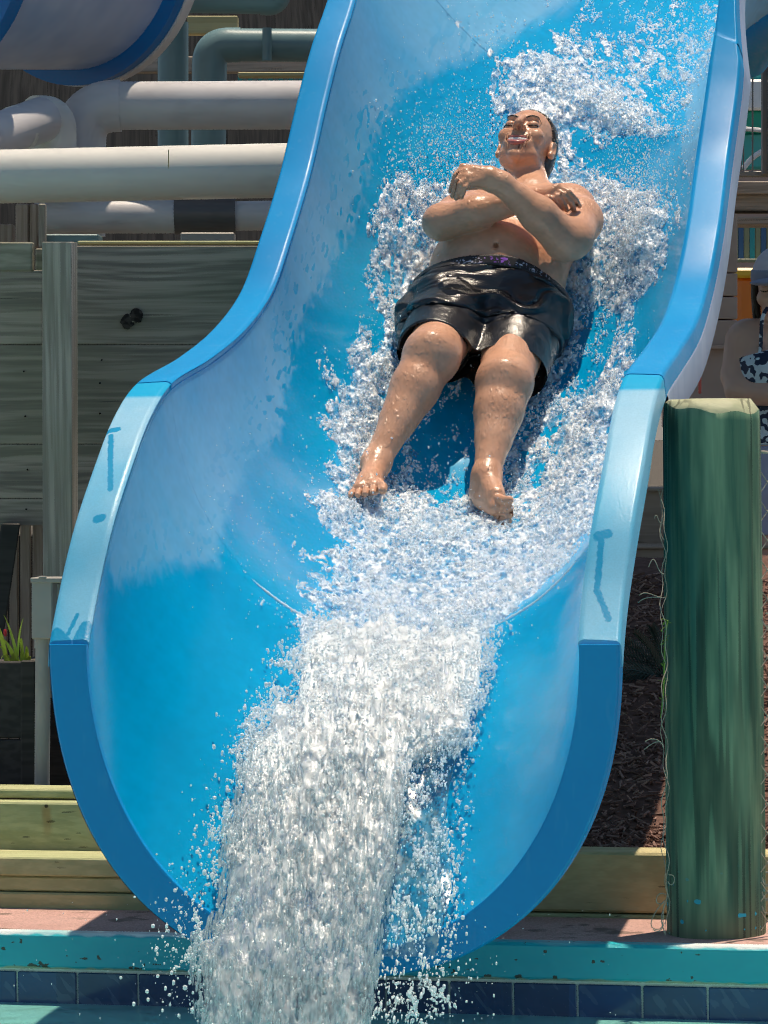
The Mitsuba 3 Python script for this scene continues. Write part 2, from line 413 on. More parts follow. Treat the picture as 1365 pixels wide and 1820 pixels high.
def slide(k, t, off=0.0, dr_=0.0):
    """Points of the chute: k along it (station), t across from -1 (left rim) to 1 (right rim); off metres outwards from the middle line."""
    k, t = np.broadcast_arrays(np.asarray(k, float), np.asarray(t, float))
    L, R, B = fL(k), fR(k), fB(k)
    C = (L + R) / 2
    h, D = (R - L) / 2, B - C
    hl, dl = np.linalg.norm(h, axis=-1, keepdims=True), np.linalg.norm(D, axis=-1, keepdims=True)
    a = t * np.pi / 2
    x, y = np.sign(np.sin(a)) * np.abs(np.sin(a)) ** 0.94, np.abs(np.cos(a)) ** 0.94
    return C + h / hl * (hl + off) * x[..., None] + D / dl * (dl + off) * y[..., None]


def chute(k0, k1, nk, nt=72, th=0.012):
    k, t = np.meshgrid(np.linspace(k0, k1, nk), np.linspace(-1, 1, nt), indexing='ij')
    I, O = slide(k, t), slide(k, t, th)
    parts, uvs = [grid(I, True), grid(O, False)], [np.stack([k / 16.0, t * 0.5 + 0.5], -1).reshape(-1, 2)] * 2
    for sl, fl in ((np.s_[0], False), (np.s_[-1], True), (np.s_[:, 0], True), (np.s_[:, -1], False)):
        parts.append(grid(np.stack([I[sl], O[sl]], 0), not fl))
        uvs.append(np.stack([np.stack([k[sl] / 16.0, t[sl] * 0.5 + 0.5], -1)] * 2).reshape(-1, 2))
    return cat(parts), np.vstack(uvs)


def rim(k0, k1, nk, side, width=0.088, lip=0.05, th=0.007, taper=None):
    """The flat rim flange along one side, folded down at its outer edge."""
    k = np.linspace(k0, k1, nk)
    L, R, B = fL(k), fR(k), fB(k)
    C = (L + R) / 2
    h, D = (R - L), B - C
    h /= np.linalg.norm(h, axis=1, keepdims=True); D /= np.linalg.norm(D, axis=1, keepdims=True)
    E = R if side > 0 else L
    o = h * side
    prof = [(-0.004, -0.004), (0.002, -0.009), (0.010, -0.011), (width - 0.008, -0.008), (width - 0.001, -0.004), (width + 0.003, 0.004), (width + 0.006, lip), (width - 0.001, lip), (width - 0.006, 0.006), (0.004, 0.004), (-0.002, 0.012)]
    X = np.stack([E + o * a + D * b for a, b in prof], 1)
    v, f = grid(X, side > 0)
    m = len(prof)
    n = len(k)
    caps = []
    for r, fl in ((0, side < 0), (n - 1, side > 0)):
        ids = r * m + np.arange(m)
        tri = np.array([[ids[0], ids[j], ids[j + 1]] for j in range(1, m - 1)])
        caps.append(tri[:, ::-1] if fl else tri)
    return trimesh.Trimesh(v, np.vstack([f] + caps), process=False)


NF = (fL(13.0) + fR(13.0)) / 2 - fB(13.0)
NF = NF / np.linalg.norm(NF)


def seg(p, a, b):
    """Distance of p from the segment a b."""
    ab = b - a
    ab = ab - NF * (ab @ NF)
    q = mi.Vector3f(p.x - a[0], p.y - a[1], p.z - a[2])
    nf = mi.Vector3f(*NF.tolist())
    q = q - nf * dr.dot(q, nf)
    v = mi.Vector3f(*ab.tolist())
    t = dr.clip(dr.dot(q, v) / float(ab @ ab), 0, 1)
    return dr.norm(q - v * t)


RUNS = [(P(196, 790, 9.04), P(195, 884, 8.86), .0045), (P(180, 777, 9.06), P(206, 776, 9.06), .009), (P(172, 945, 8.8), P(180, 944, 8.8), .008), (P(1068, 970, 8.5), P(1060, 1075, 8.43), .005), (P(1060, 968, 8.5), P(1080, 967, 8.5), .007),
        (P(1060, 1080, 8.43), P(1082, 1143, 8.38), .005), (P(118, 1130, 8.62), P(135, 1100, 8.65), .003), (P(95, 1115, 8.62), P(110, 1140, 8.6), .016), (P(140, 1138, 8.6), P(150, 1120, 8.62), .016)]


def flange_col(p, n, uv):
    d = mi.Float(9)
    for a, b, r in RUNS:
        d = dr.minimum(d, seg(p, a, b) - r)
    wet = sm(0.004, 0.0, d + 0.006 * (fb(p.x * 120, p.y * 120, p.z * 120) - 0.5))
    top = sm(1.03, 1.285, p.z + 0.05 * fb(p.x * 14, p.y * 14, p.z * 14))  # painted glare: the chalky flange gets whiter towards its top
    c = mix((0.09, 0.42, 0.66), (0.42, 0.60, 0.72), sm(0.3, 0.7, fb(p.x * 9, p.y * 9, p.z * 5)) * 0.25 + 0.30 * top)
    c = c * (0.94 + 0.12 * nz(p.x * 420, p.y * 420, p.z * 420))
    return mix(mix(c, BLUE, sm(1.275, 1.285, p.z)), (0.0, 0.26, 0.50), wet)


principled('mat_gelcoat_chalk', flange_col, 0.38, lambda p, n, uv: 0.0006 * fb(p.x * 300, p.y * 300, p.z * 300), 1.0, specular=0.5)


RT = 'water_slide'
say(RT, 'open blue fibreglass water slide chute pouring white water into the pool', 'water slide')
JOIN, CREST = 11.0, 2.0
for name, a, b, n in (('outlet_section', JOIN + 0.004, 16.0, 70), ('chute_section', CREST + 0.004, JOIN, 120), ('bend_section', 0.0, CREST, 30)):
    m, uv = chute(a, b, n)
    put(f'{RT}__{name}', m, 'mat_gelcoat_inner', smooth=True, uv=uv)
for a, b, n in ((JOIN + 0.03, 16.0, 50), (CREST, JOIN, 80), (0.6, CREST, 14)):
    for s in (-1, 1):
        put(f'{RT}__rim_flange', rim(a, b, n, s), 'mat_gelcoat_chalk' if a > JOIN else 'mat_gelcoat', 'chalky flange beside the outlet with pale glare painted towards its top' if a > JOIN else None, smooth=50)


principled('mat_lilac_sheen', lambda p, n, uv: mix((0.26, 0.34, 0.52), (0.40, 0.45, 0.60), fb(p.x * 14, p.y * 14, p.z * 5)), 0.35, specular=0.5)  # weathered gelcoat with a lilac sky sheen put into its colour
principled('mat_gelcoat_dark', lambda p, n, uv: mix((0.0, 0.10, 0.33), (0.0, 0.15, 0.42), fb(p.x * 6, p.y * 6, p.z * 6)), 0.35)


def skirt(k0, k1, nk, drop):
    """The weathered outer skirt, sheen put into its colour, that hangs from the right hand flange of the upper chute."""
    k = np.linspace(k0, k1, nk)
    L, R, B = fL(k), fR(k), fB(k)
    h, D = (R - L), B - (L + R) / 2
    h /= np.linalg.norm(h, axis=1, keepdims=True); D /= np.linalg.norm(D, axis=1, keepdims=True)
    prof = [(0.091, 0.040), (0.097, 0.052), (0.097, drop), (0.090, drop + 0.004), (0.086, drop), (0.086, 0.045)]
    return trimesh.Trimesh(*grid(np.stack([R + h * a + D * c for a, c in prof], 1), True), process=False)


put(f'{RT}__skirt', skirt(0.6, JOIN - 0.05, 110, 0.135), 'mat_lilac_sheen', 'weathered outer skirt of the upper chute with lilac sheen in its colour', smooth=40)


def end_flange():
    t = np.linspace(-1, 1, 90)
    k = np.full_like(t, 16.0)
    inner, outer = slide(k, t, -0.001), slide(k, t, 0.0)
    L, R, B = fL(16.0), fR(16.0), fB(16.0)
    C, h, D = (L + R) / 2, (R - L) / 2, B - (L + R) / 2
    hl, dl = np.linalg.norm(h), np.linalg.norm(D)
    nrm = np.cross(h, D); nrm /= np.linalg.norm(nrm)
    if nrm[1] > 0: nrm = -nrm
    a = t * np.pi / 2
    def ring(w, z, e):
        x, y = np.sign(np.sin(a)) * np.abs(np.sin(a)) ** e, np.abs(np.cos(a)) ** e
        wx = w * 0.088; wy = w * 0.058
        return C + (h / hl) * ((hl + wx) * x)[:, None] + (D / dl) * ((dl + wy) * y)[:, None] + nrm * z
    prof = [(-0.02, 0.0, .94), (0.0, 0.012, .94), (0.10, 0.016, .93), (0.93, 0.016, .88), (1.0, 0.010, .88), (1.0, -0.035, .88), (0.92, -0.035, .88), (0.9, 0.0, .88), (0.1, -0.002, .93)]
    X = np.stack([ring(*q) for q in prof], 1)
    v, f = grid(X, False)
    m, n = len(prof), len(t)
    i = np.arange(n - 1)
    q = np.stack([i * m + m - 1, (i + 1) * m + m - 1, (i + 1) * m, i * m], 1)
    f = np.vstack([f, q[:, [0, 1, 2]], q[:, [0, 2, 3]]])
    caps = [np.array([[r * m, r * m + j, r * m + j + 1] for j in range(1, m - 1)]) for r in (0, n - 1)]
    return trimesh.Trimesh(v, np.vstack([f] + caps), process=False)


def strip(k0, k1, off, n=90, t0=-1, t1=1):
    k, t = np.meshgrid([k0, k1], np.linspace(t0, t1, n), indexing='ij')
    return trimesh.Trimesh(*grid(slide(k, t, off), True), process=False)


for q in (JOIN, CREST):
    put(f'{RT}__joint_sealant', strip(q - 0.03, q + 0.035, 0.0035), 'mat_gelcoat', smooth=True)
put(f'{RT}__end_flange', end_flange(), 'mat_gelcoat', 'broad U shaped blue flange round the mouth of the slide', smooth=40)

# ------------------------------------------------------------------ timbers, post, fence
def beam(key, x0, x1, y0, y1, z0, z1, mat, label, cat='timber', group=None, jit=0.004):
    return put(key, pbox(x0, x1, y0, y1, z0, z1, 0.006), mat, label, cat, group, smooth=30)


# left: stepped retaining timbers
say('retaining_wall', 'stepped green timber retaining wall left of the slide', 'wall')
put('retaining_wall__timber', pbox(-3, -0.30, 0.43, 0.56, -0.03, 0.035, 0.004), 'mat_timber_green')
put('retaining_wall__timber', pbox(-3, -0.30, 0.44, 0.58, 0.038, 0.075, 0.004), 'mat_timber_green')
put('retaining_wall__timber', pbox(-3, -0.30, 0.425, 0.58, 0.078, 0.125, 0.004), 'mat_timber_green')
put('retaining_wall__timber', pbox(-3, -0.745, 0.60, 0.70, 0.08, 0.245, 0.005), 'mat_timber_stained', 'green timber with a rusty stain below a bolt hole')
put('retaining_wall__timber', pbox(-0.742, -0.20, 0.60, 0.70, 0.08, 0.243, 0.005), 'mat_timber_stained')
put('retaining_wall__cap', pbox(-3, -0.20, 0.66, 0.78, 0.249, 0.272, 0.004), 'mat_timber_green')
# right: edging timber
say('edging_timber', 'tan painted edging timber holding back mulch right of the slide', 'timber')
put('edging_timber__beam', pbox(0.05, 3, 0.46, 0.58, 0.008, 0.155, 0.006), 'mat_timber_tan')
put('edging_timber__base_strip', pbox(0.05, 3, 0.452, 0.57, -0.03, 0.004, 0.004), 'mat_timber_green')


def mulch_z(x, y):
    return 0.12 + 0.30 * np.clip(y - 0.6, 0, 2.2) + 0.02 * (fbm(np.stack([x * 5, y * 5, x * 0], -1)) - 0.5) * 2


put('mulch_bed', sheet(0.0, 6, 0.57, 2.8, 0, 90, 60, mulch_z), 'mat_mulch_ground', 'sloping bed of brown bark mulch', 'mulch bed', kind='structure', smooth=True)
chips = [[], [], []]
for i in range(9000):
    x, y = (rng.uniform(0.1, 1.4), rng.uniform(0.56, 2.6)) if i < 8000 else (rng.uniform(0.2, 1.3), rng.uniform(0.56, 0.8))
    l, w, h = rng.uniform(0.012, 0.045), rng.uniform(0.003, 0.008), rng.uniform(0.002, 0.005)
    R = trimesh.transformations.euler_matrix(rng.normal(0, .5), rng.normal(0, .35), rng.uniform(0, 6.28))[:3, :3]
    q = np.array([[a, b, c] for a in (-1, 1) for b in (-1, 1) for c in (-1, 1)]) * [l / 2, w / 2, h / 2]
    q[:4, 1] *= rng.uniform(.2, 1)
    v = q @ R.T + W(x, y, float(mulch_z(np.array(x), np.array(y))) + rng.uniform(0, 0.012))
    chips[rng.integers(3)].append((v, np.array([[0, 1, 3], [0, 3, 2], [4, 6, 7], [4, 7, 5], [0, 4, 5], [0, 5, 1], [2, 3, 7], [2, 7, 6], [0, 2, 6], [0, 6, 4], [1, 5, 7], [1, 7, 3]])))
for k in range(3):
    put(f'bark_mulch__{k + 1:03d}', cat(chips[k]), f'mat_chip_{k}', smooth=False)
say('bark_mulch', 'loose reddish brown bark chips covering the bed right of the slide', 'mulch', kind='stuff')


def post_mesh():
    n, prof = 56, []
    r0 = 0.1155
    zs = [(-0.12, 1.0), (0.0, 1.0), (0.3, 1.003), (0.7, 0.998), (1.0, 0.99), (1.15, 0.985), (1.205, 0.98)]
    a = np.arange(n) * 2 * np.pi / n
    lump = 1 + 0.012 * np.sin(2 * a + 1) + 0.008 * np.sin(5 * a) + 0.004 * np.sin(11 * a)
    rows = [np.stack([np.cos(a) * r0 * s * lump, np.sin(a) * r0 * s * lump, np.full(n, z)], 1) for z, s in zs]
    top = 1.256
    low = np.clip(0.030 * (np.cos(a + 0.9) * 0.5 + 0.6) + 0.004 * np.sin(7 * a), 0.004, 1)
    rows.append(np.stack([np.cos(a) * r0 * 0.965 * lump, np.sin(a) * r0 * 0.965 * lump, top - low], 1))
    rows.append(np.stack([np.cos(a) * r0 * (0.90 - low * 4) * lump, np.sin(a) * r0 * (0.90 - low * 4) * lump, np.full(n, top)], 1))
    rows.append(np.stack([np.cos(a) * r0 * 0.3, np.sin(a) * r0 * 0.3, np.full(n, top + 0.002)], 1))
    X = np.stack(rows + [], 0)
    X = np.concatenate([X, X[:, :1]], 1)
    v, f = grid(X, False)
    return v, f


v, f = post_mesh()
base, top = P(1271, 1652, 9.05), P(1262, 708, 9.05)
v = v + base * [1, 1, 0] + np.outer(v[:, 2], ((top - base) * [1, 1, 0]) / 1.24)
put('timber_post', trimesh.Trimesh(v, f[:, ::-1], process=False), 'mat_post', 'thick round green stained timber post standing at the pool edge', 'post', smooth=40)

# left fence of wide boards
say('timber_fence', 'tall shaded fence of wide weathered horizontal boards left of the slide', 'fence')
for a, b, c, d in ((-60, 72, 480, 612), (-60, 74, 613, 789), (-60, 76, 790, 885.5), (-60, 77, 886.5, 934)):
    put('timber_fence__board', slab(a, b, c, d, 11.1, 11.1, 0.035, 0.002), 'mat_fence_board')
for c, d, e in ((437, 612, 478), (613, 789, 410), (790, 960, 300)):
    put('timber_fence__board', slab(126, e, c, d, 11.1, 11.1, 0.035, 0.002), 'mat_fence_board', 'wide greenish board with a dark open knot' if c == 437 else None)
put('timber_fence__board', slab(60, 76, 441, 480, 10.9, 10.9, 0.03), 'mat_fence_board')
put('timber_fence__post', hexa([[[P(74, 1240, 10.75), P(72, 430, 10.75)], [P(84, 1240, 10.90), P(82, 430, 10.90)]], [[P(126, 1240, 10.70), P(124, 430, 10.70)], [P(137, 1240, 10.84), P(135, 430, 10.84)]]], 0.003), 'mat_fence_post')
put('timber_fence__gap_backing', slab(-60, 470, 600, 625, 11.16, 11.16, 0.02), 'mat_dark_wood')  # added dark strips behind the boards, keep bright gaps from showing
put('timber_fence__gap_backing', slab(-60, 400, 780, 800, 11.16, 11.16, 0.02), 'mat_dark_wood')
put('timber_fence__gap_backing', slab(-60, 76, 878, 895, 11.16, 11.16, 0.02), 'mat_dark_wood')
put('timber_fence__cap_board', slab(-60, 54, 430, 482, 10.8, 10.78, 0.04), 'mat_fence_board')
put('timber_fence__top_rail', slab(135, 478, 428, 434, 11.14, 11.14, 0.10), 'mat_timber_green')

kc = P(232, 566, 11.09)
knot = []
for i in range(3):
    m = trimesh.creation.icosphere(3)
    q = m.vertices * [0.019, 0.0025, 0.021] * (0.62 if i == 1 else 1) * (1 + 0.5 * (fbm(m.vertices * 2 + i * 7, 3, 5 + i)[:, None] - 0.5))
    knot.append((q + kc + np.array([(i - 1) * 0.013, 0.0, (i - 1) * 0.009]), m.faces))
principled('mat_knot_hole', lambda p, n, uv: mix((0.010, 0.008, 0.006), (0.06, 0.05, 0.04), sm(0.4, 0.7, fb(p.x * 90, p.y * 90, p.z * 90))), 0.9)
put('timber_fence__knot_hole', cat(knot[::2]), 'mat_knot_hole', 'dark hollow knot in the top board', smooth=True)
put('timber_fence__knot', trimesh.Trimesh(*knot[1], process=False), 'mat_fence_board', smooth=True)
for u, v in ((175, 681), (175, 735), (178, 640), (40, 660), (42, 740), (46, 835), (44, 905)):
    put('timber_fence__nail', tube([P(u, v, 11.105), P(u, v, 11.094)], 0.0028, 10), 'mat_knot_hole', smooth=40)
# under the fence: slatted screen, brace, planter
say('slat_screen', 'brown vertical slats under the fence at the left edge', 'screen')
for a, b in ((14, 30), (33, 52), (55, 74), (-30, 10)):
    put('slat_screen__slat', slab(a, b, 925, 1420, 11.3, 11.3, 0.02), 'mat_brown_wood')
put('diagonal_brace', hexa([[[P(-30, 1130, 11.0), P(0, 930, 11.0)], [P(-30, 1130, 11.1), P(0, 930, 11.1)]], [[P(4, 1130, 11.0), P(34, 930, 11.0)], [P(4, 1130, 11.1), P(34, 930, 11.1)]]]), 'mat_dark_wood', 'dark diagonal timber brace at the left edge', 'brace')
say('planter', 'dark timber planter box at the left edge holding grassy plant', 'planter')
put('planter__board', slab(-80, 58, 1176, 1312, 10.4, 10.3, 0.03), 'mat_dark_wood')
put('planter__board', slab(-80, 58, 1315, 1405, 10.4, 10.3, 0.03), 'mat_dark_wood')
put('planter__corner', slab(34, 60, 1174, 1408, 10.28, 10.28, 0.02), 'mat_dark_wood')
put('planter__soil', slab(-80, 56, 1180, 1200, 10.45, 10.4, 0.3), 'mat_soil')
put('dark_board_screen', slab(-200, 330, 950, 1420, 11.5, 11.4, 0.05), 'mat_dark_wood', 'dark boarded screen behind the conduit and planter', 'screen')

say('junction_box', 'grey electrical box on a conduit between the planter and slide', 'electrical box')
put('junction_box__box', slab(53, 90, 1031, 1136, 10.15, 10.13, 0.05, 0.003), 'mat_box_grey')
put('junction_box__lid', slab(51, 106, 1027, 1036, 10.14, 10.12, 0.07, 0.002), 'mat_box_grey')
put('junction_box__cover', slab(91, 104, 1036, 1134, 10.16, 10.16, 0.045, 0.003), 'mat_box_grey')
put('junction_box__screw', slab(66, 80, 1024, 1028, 10.13, 10.13, 0.015, 0.001), 'mat_box_grey')
put('junction_box__conduit', tube([P(74, 1133, 10.18), P(72, 1420, 10.18)], 0.0205, 20), 'mat_box_grey', smooth=60)
put('junction_box__fitting', tube([P(74, 1133, 10.18), P(74, 1152, 10.18)], 0.0235, 20), 'mat_box_grey', smooth=60)

# ------------------------------------------------------------------ pipes
say('water_pipe', 'large white plastic water pipe running in front, lowest of the pipes', 'pipe')
put('water_pipe__tube', tube([P(-200, 318, 12.1), P(640, 300, 11.8)], 0.0845, 40), 'mat_pvc_white', smooth=60)
put('water_pipe__stain', tube([P(297, 266, 11.83), P(296.5, 313, 11.838)], 0.0016, 6), 'mat_timber_tan')
GP = 'grey_pipe'
say(GP, 'grey plastic pipe with an elbow above the white pipe', 'pipe')
put(GP + '__tube', tube([P(205, 188, 13.0), P(700, 186, 12.8)], 0.082, 36), 'mat_pvc_grey', smooth=60)
put(GP + '__elbow', tube(bend([P(212, 188, 13.0), P(140, 190, 13.0), P(138, 420, 13.0)], 0.12, 14), 0.089, 36), 'mat_pvc_grey', smooth=60)
TP = 'teal_pipe'
say(TP, 'shaded teal grey pipe with an elbow below the top pipe', 'pipe')
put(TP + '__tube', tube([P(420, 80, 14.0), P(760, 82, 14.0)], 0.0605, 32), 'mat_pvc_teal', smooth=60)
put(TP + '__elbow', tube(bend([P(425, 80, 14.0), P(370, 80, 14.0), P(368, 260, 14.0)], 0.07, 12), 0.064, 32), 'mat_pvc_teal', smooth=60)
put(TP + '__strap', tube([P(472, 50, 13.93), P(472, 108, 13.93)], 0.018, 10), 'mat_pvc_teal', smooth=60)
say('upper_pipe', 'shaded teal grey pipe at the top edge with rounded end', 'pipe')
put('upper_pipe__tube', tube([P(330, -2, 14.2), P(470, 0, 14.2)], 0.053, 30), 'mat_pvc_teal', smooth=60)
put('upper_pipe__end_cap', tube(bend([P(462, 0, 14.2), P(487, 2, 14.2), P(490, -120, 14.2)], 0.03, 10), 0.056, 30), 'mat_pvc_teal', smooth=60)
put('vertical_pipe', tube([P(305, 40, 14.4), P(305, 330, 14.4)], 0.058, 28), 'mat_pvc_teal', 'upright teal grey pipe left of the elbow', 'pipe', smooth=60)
say('drain_pipe', 'dark grey pipe in shade with a coupling below the white pipe', 'pipe')
put('drain_pipe__tube', tube([P(60, 385, 12.9), P(320, 384, 12.9)], 0.058, 32), 'mat_pvc_grey', smooth=60)
put('drain_pipe__coupling', tube([P(308, 384, 12.9), P(416, 382, 12.9)], 0.063, 32), 'mat_pvc_dark', smooth=60)
put('drain_pipe__end', tube([P(416, 384, 12.9), P(560, 382, 12.9)], 0.05, 32), 'mat_pvc_grey', smooth=60)
say('angled_pipe', 'short grey pipe with shiny wrapped end pointing left', 'pipe')
put('angled_pipe__tube', tube([P(72, 212, 12.7), P(-60, 262, 12.3)], 0.075, 30), 'mat_pvc_grey', smooth=60)
put('angled_pipe__collar', tube(bend([P(60, 215, 12.75), P(88, 215, 12.8), P(88, 330, 12.8)], 0.03, 8), 0.085, 30), 'mat_pvc_white', smooth=60)
put('angled_pipe__band', tube([P(30, 229, 12.58), P(24, 231, 12.56)], 0.079, 30), 'mat_pvc_white', smooth=60)
# framing below the pipes
say('pipe_stand', 'weathered timber uprights carrying the pipes at the left edge', 'stand')
put('pipe_stand__upright', slab(25, 48, 362, 440, 12.6, 12.6, 0.05), 'mat_brown_wood')
put('pipe_stand__upright', slab(50, 64, 362, 440, 12.6, 12.6, 0.05), 'mat_brown_wood')
put('pipe_stand__upright', slab(66, 78, 362, 440, 12.55, 12.55, 0.05), 'mat_fence_post')
put('pipe_stand__block', slab(-40, 20, 398, 440, 12.8, 12.8, 0.1), 'mat_brown_wood')
put('metal_cover', slab(318, 414, 413, 440, 12.0, 12.0, 0.1), 'mat_box_grey', 'pale grey metal cover on top of the fence', 'cover')
put('grey_duct', slab(78, 172, 416, 432, 12.6, 12.6, 0.2), 'mat_pvc_teal', 'flat blue grey duct behind the fence top', 'duct')

# ------------------------------------------------------------------ the second slide, top left
TS = 'tube_slide'
say(TS, 'dark blue tube slide section with bolted flanges in the top left corner', 'water slide')
c0 = P(135, -118, 13.4)
ax = np.array([-0.60, -0.80, -0.06]); ax /= np.linalg.norm(ax)
put(TS + '__tube', tube([c0 + ax * s for s in (0.0, 0.4, 0.8)], 0.475, 64, False), 'mat_lilac_sheen', smooth=60)  # blue hull, its lilac sheen comes from the painted colour
put(TS + '__flange', tube([c0 - ax * 0.012, c0 + ax * 0.03], 0.53, 64), 'mat_gelcoat_dark', smooth=40)
put(TS + '__flange', tube([c0 - ax * 0.06, c0 - ax * 0.014], 0.535, 64), 'mat_pvc_grey', smooth=40)
put(TS + '__flange', tube([c0 + ax * 0.80, c0 + ax * 0.86], 0.53, 64), 'mat_gelcoat_dark', smooth=40)

# ------------------------------------------------------------------ right hand background
principled('mat_wall_tan', lambda p, n, uv: mix((0.42, 0.30, 0.24), (0.52, 0.38, 0.31), fb(p.x * 8, p.y * 8, p.z * 8)), 0.85)
principled('mat_orange', (0.80, 0.20, 0.01), 0.4)
principled('mat_yellow', (0.85, 0.50, 0.03), 0.4)
principled('mat_red', (0.62, 0.10, 0.07), 0.4)
principled('mat_steel', lambda p, n, uv: mix((0.16, 0.15, 0.15), (0.28, 0.26, 0.25), fb(p.x * 12, p.y * 12, p.z * 12)), 0.45)
principled('mat_green', (0.0, 0.30, 0.20), 0.35)
principled('mat_teal_light', (0.05, 0.42, 0.40), 0.35)
principled('mat_white_paint', (0.75, 0.75, 0.76), 0.4)
principled('mat_slat_teal', (0.03, 0.32, 0.34), 0.5)
principled('mat_slat_blue', (0.05, 0.13, 0.27), 0.5)
principled('mat_slat_khaki', (0.27, 0.28, 0.16), 0.5)
say('stucco_wall', 'tan stucco wall with shallow joints beside the chute', 'wall')
for c, d in ((380, 484), (486, 526), (528, 567), (569, 614), (619, 745)):
    put('stucco_wall__panel', slab(1180, 1308, c, d, 14.0, 14.0, 0.2, 0.003), 'mat_wall_tan')
put('stucco_wall__ledge', slab(1180, 1310, 613, 620, 13.96, 13.96, 0.2, 0.002), 'mat_wall_tan')
put('red_pole', slab(1239, 1244, 645, 700, 13.6, 13.6, 0.02), 'mat_red', 'thin red pole in front of the tan wall', 'pole')
say('storage_bin', 'bright orange bin with yellow rim behind the woman', 'bin')
put('storage_bin__body', slab(1306, 1390, 490, 600, 15.0, 15.0, 0.4, 0.02), 'mat_orange')
put('storage_bin__rim', slab(1304, 1392, 476, 494, 14.97, 14.97, 0.45, 0.01), 'mat_yellow')
say('striped_fence', 'fence of teal, blue and khaki striped slats in the background', 'fence')
for i, u in enumerate(range(1290, 1420, 10)):
    put('striped_fence__slat', slab(u, u + 9, 398, 462, 18.0, 18.0, 0.03, 0.002), ['mat_slat_teal', 'mat_slat_khaki', 'mat_slat_blue', 'mat_slat_khaki'][i % 4])
put('striped_fence__rail', slab(1290, 1420, 460, 466, 17.95, 17.95, 0.04, 0.002), 'mat_slat_khaki')
say('deck_beam', 'weathered brown deck beams under the steel railing', 'beam')
put('deck_beam__beam', slab(1250, 1480, 322, 345, 15.8, 15.8, 0.3), 'mat_brown_beam')
put('deck_beam__beam', slab(1250, 1480, 346, 374, 15.85, 15.85, 0.3), 'mat_brown_beam')
put('deck_beam__beam', slab(1250, 1480, 385, 399, 15.8, 15.8, 0.3), 'mat_brown_beam')
say('steel_railing', 'grey steel railing above the deck beams at the right edge', 'railing')
for u, w in ((1313, 3), (1334, 2.5), (1318, 2)):
    put('steel_railing__bar', slab(u, u + w, 90, 310, 15.6, 15.6, 0.015, 0.002), 'mat_steel')
put('steel_railing__post', slab(1352, 1362, 85, 310, 15.55, 15.55, 0.05, 0.003), 'mat_steel')
put('steel_railing__post', slab(1364, 1382, 85, 310, 15.5, 15.5, 0.05, 0.003), 'mat_dark_wood')
put('steel_railing__rail', slab(1300, 1400, 81, 89, 15.52, 15.52, 0.03, 0.003), 'mat_steel')
put('steel_railing__rail', slab(1300, 1360, 127, 132, 15.62, 15.62, 0.02, 0.002), 'mat_steel')
put('steel_railing__rail', slab(1300, 1400, 304, 314, 15.6, 15.6, 0.05, 0.003), 'mat_steel')
GS = 'green_slide'
say(GS, 'green, teal and white slide structure behind the steel railing', 'slide')
put(GS + '__panel', slab(1290, 1420, 70, 140, 17, 17, 0.1, 0.01), 'mat_teal_light')
put(GS + '__panel', slab(1290, 1420, 196, 235, 17, 17, 0.1, 0.01), 'mat_green')
put(GS + '__panel', slab(1290, 1420, 236, 300, 17.05, 17.05, 0.1, 0.01), 'mat_teal_light')
put(GS + '__band', slab(1290, 1420, 141, 195, 16.95, 16.95, 0.1, 0.01), 'mat_white_paint')
put(GS + '__trim', tube([P(1318, 300, 16.9), P(1350, 270, 16.9), P(1400, 258, 16.9)], 0.012, 8, n=12), 'mat_white_paint')
put(GS + '__trim', tube([P(1310, 228, 16.9), P(1400, 236, 16.9)], 0.010, 8), 'mat_white_paint')
put('blue_tube', tube([P(1325, 100, 15), P(1365, 45, 14.6), P(1430, 10, 14)], 0.09, 30, n=16), 'mat_gelcoat', 'dark blue slide tube behind the chute at the top right corner', 'water slide', smooth=60)
# far backdrop: buildings behind everything
say('timber_building', 'shaded timber tower structure behind the pipes', 'building')
put('timber_building__wall', slab(-500, 1000, -400, 520, 18, 18, 0.3), 'mat_dark_brown_wall')
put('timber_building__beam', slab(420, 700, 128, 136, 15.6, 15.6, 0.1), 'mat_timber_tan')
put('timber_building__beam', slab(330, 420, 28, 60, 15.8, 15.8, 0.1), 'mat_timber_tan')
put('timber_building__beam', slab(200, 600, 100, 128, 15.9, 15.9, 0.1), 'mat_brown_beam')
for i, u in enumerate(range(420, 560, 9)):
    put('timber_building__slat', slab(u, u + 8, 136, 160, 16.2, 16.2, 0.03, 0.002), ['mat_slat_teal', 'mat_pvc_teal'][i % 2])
say('park_building', 'tan shaded park building behind the railing and fence', 'building')
put('park_building__wall', slab(1180, 1700, -300, 760, 22, 22, 0.3), 'mat_wall_tan')
# stairs right of the slide
say('wooden_steps', 'shaded brown wooden steps behind the green post', 'steps')
for i, (a, b, d) in enumerate(((868, 968, 12.6), (970, 1012, 12.4), (1014, 1088, 12.2), (1090, 1150, 12.0))):
    put('wooden_steps__riser', slab(1080, 1480, a + 4, b, d, d, 0.03), 'mat_stair')
    put('wooden_steps__tread', slab(1080, 1480, a, a + 6, d - 0.02, d - 0.02, 0.3), 'mat_stair')

# ------------------------------------------------------------------ plants, netting, bags
def blade(pts, w, twist=0.0):
    p = np.asarray(pts, float)
    s = np.linspace(0, 1, 9)
    c = np.array([(1 - t) ** 2 * p[0] + 2 * t * (1 - t) * p[1] + t * t * p[2] for t in s])
    side = np.array([math.cos(twist), math.sin(twist), 0.0])
    wd = w * np.clip(1.15 - s ** 2 * 1.1, 0.03, 1)
    return trimesh.Trimesh(*grid(np.stack([c - side * wd[:, None], c + np.array([0, 0.002, -0.001]) , c + side * wd[:, None]], 1)), process=False)


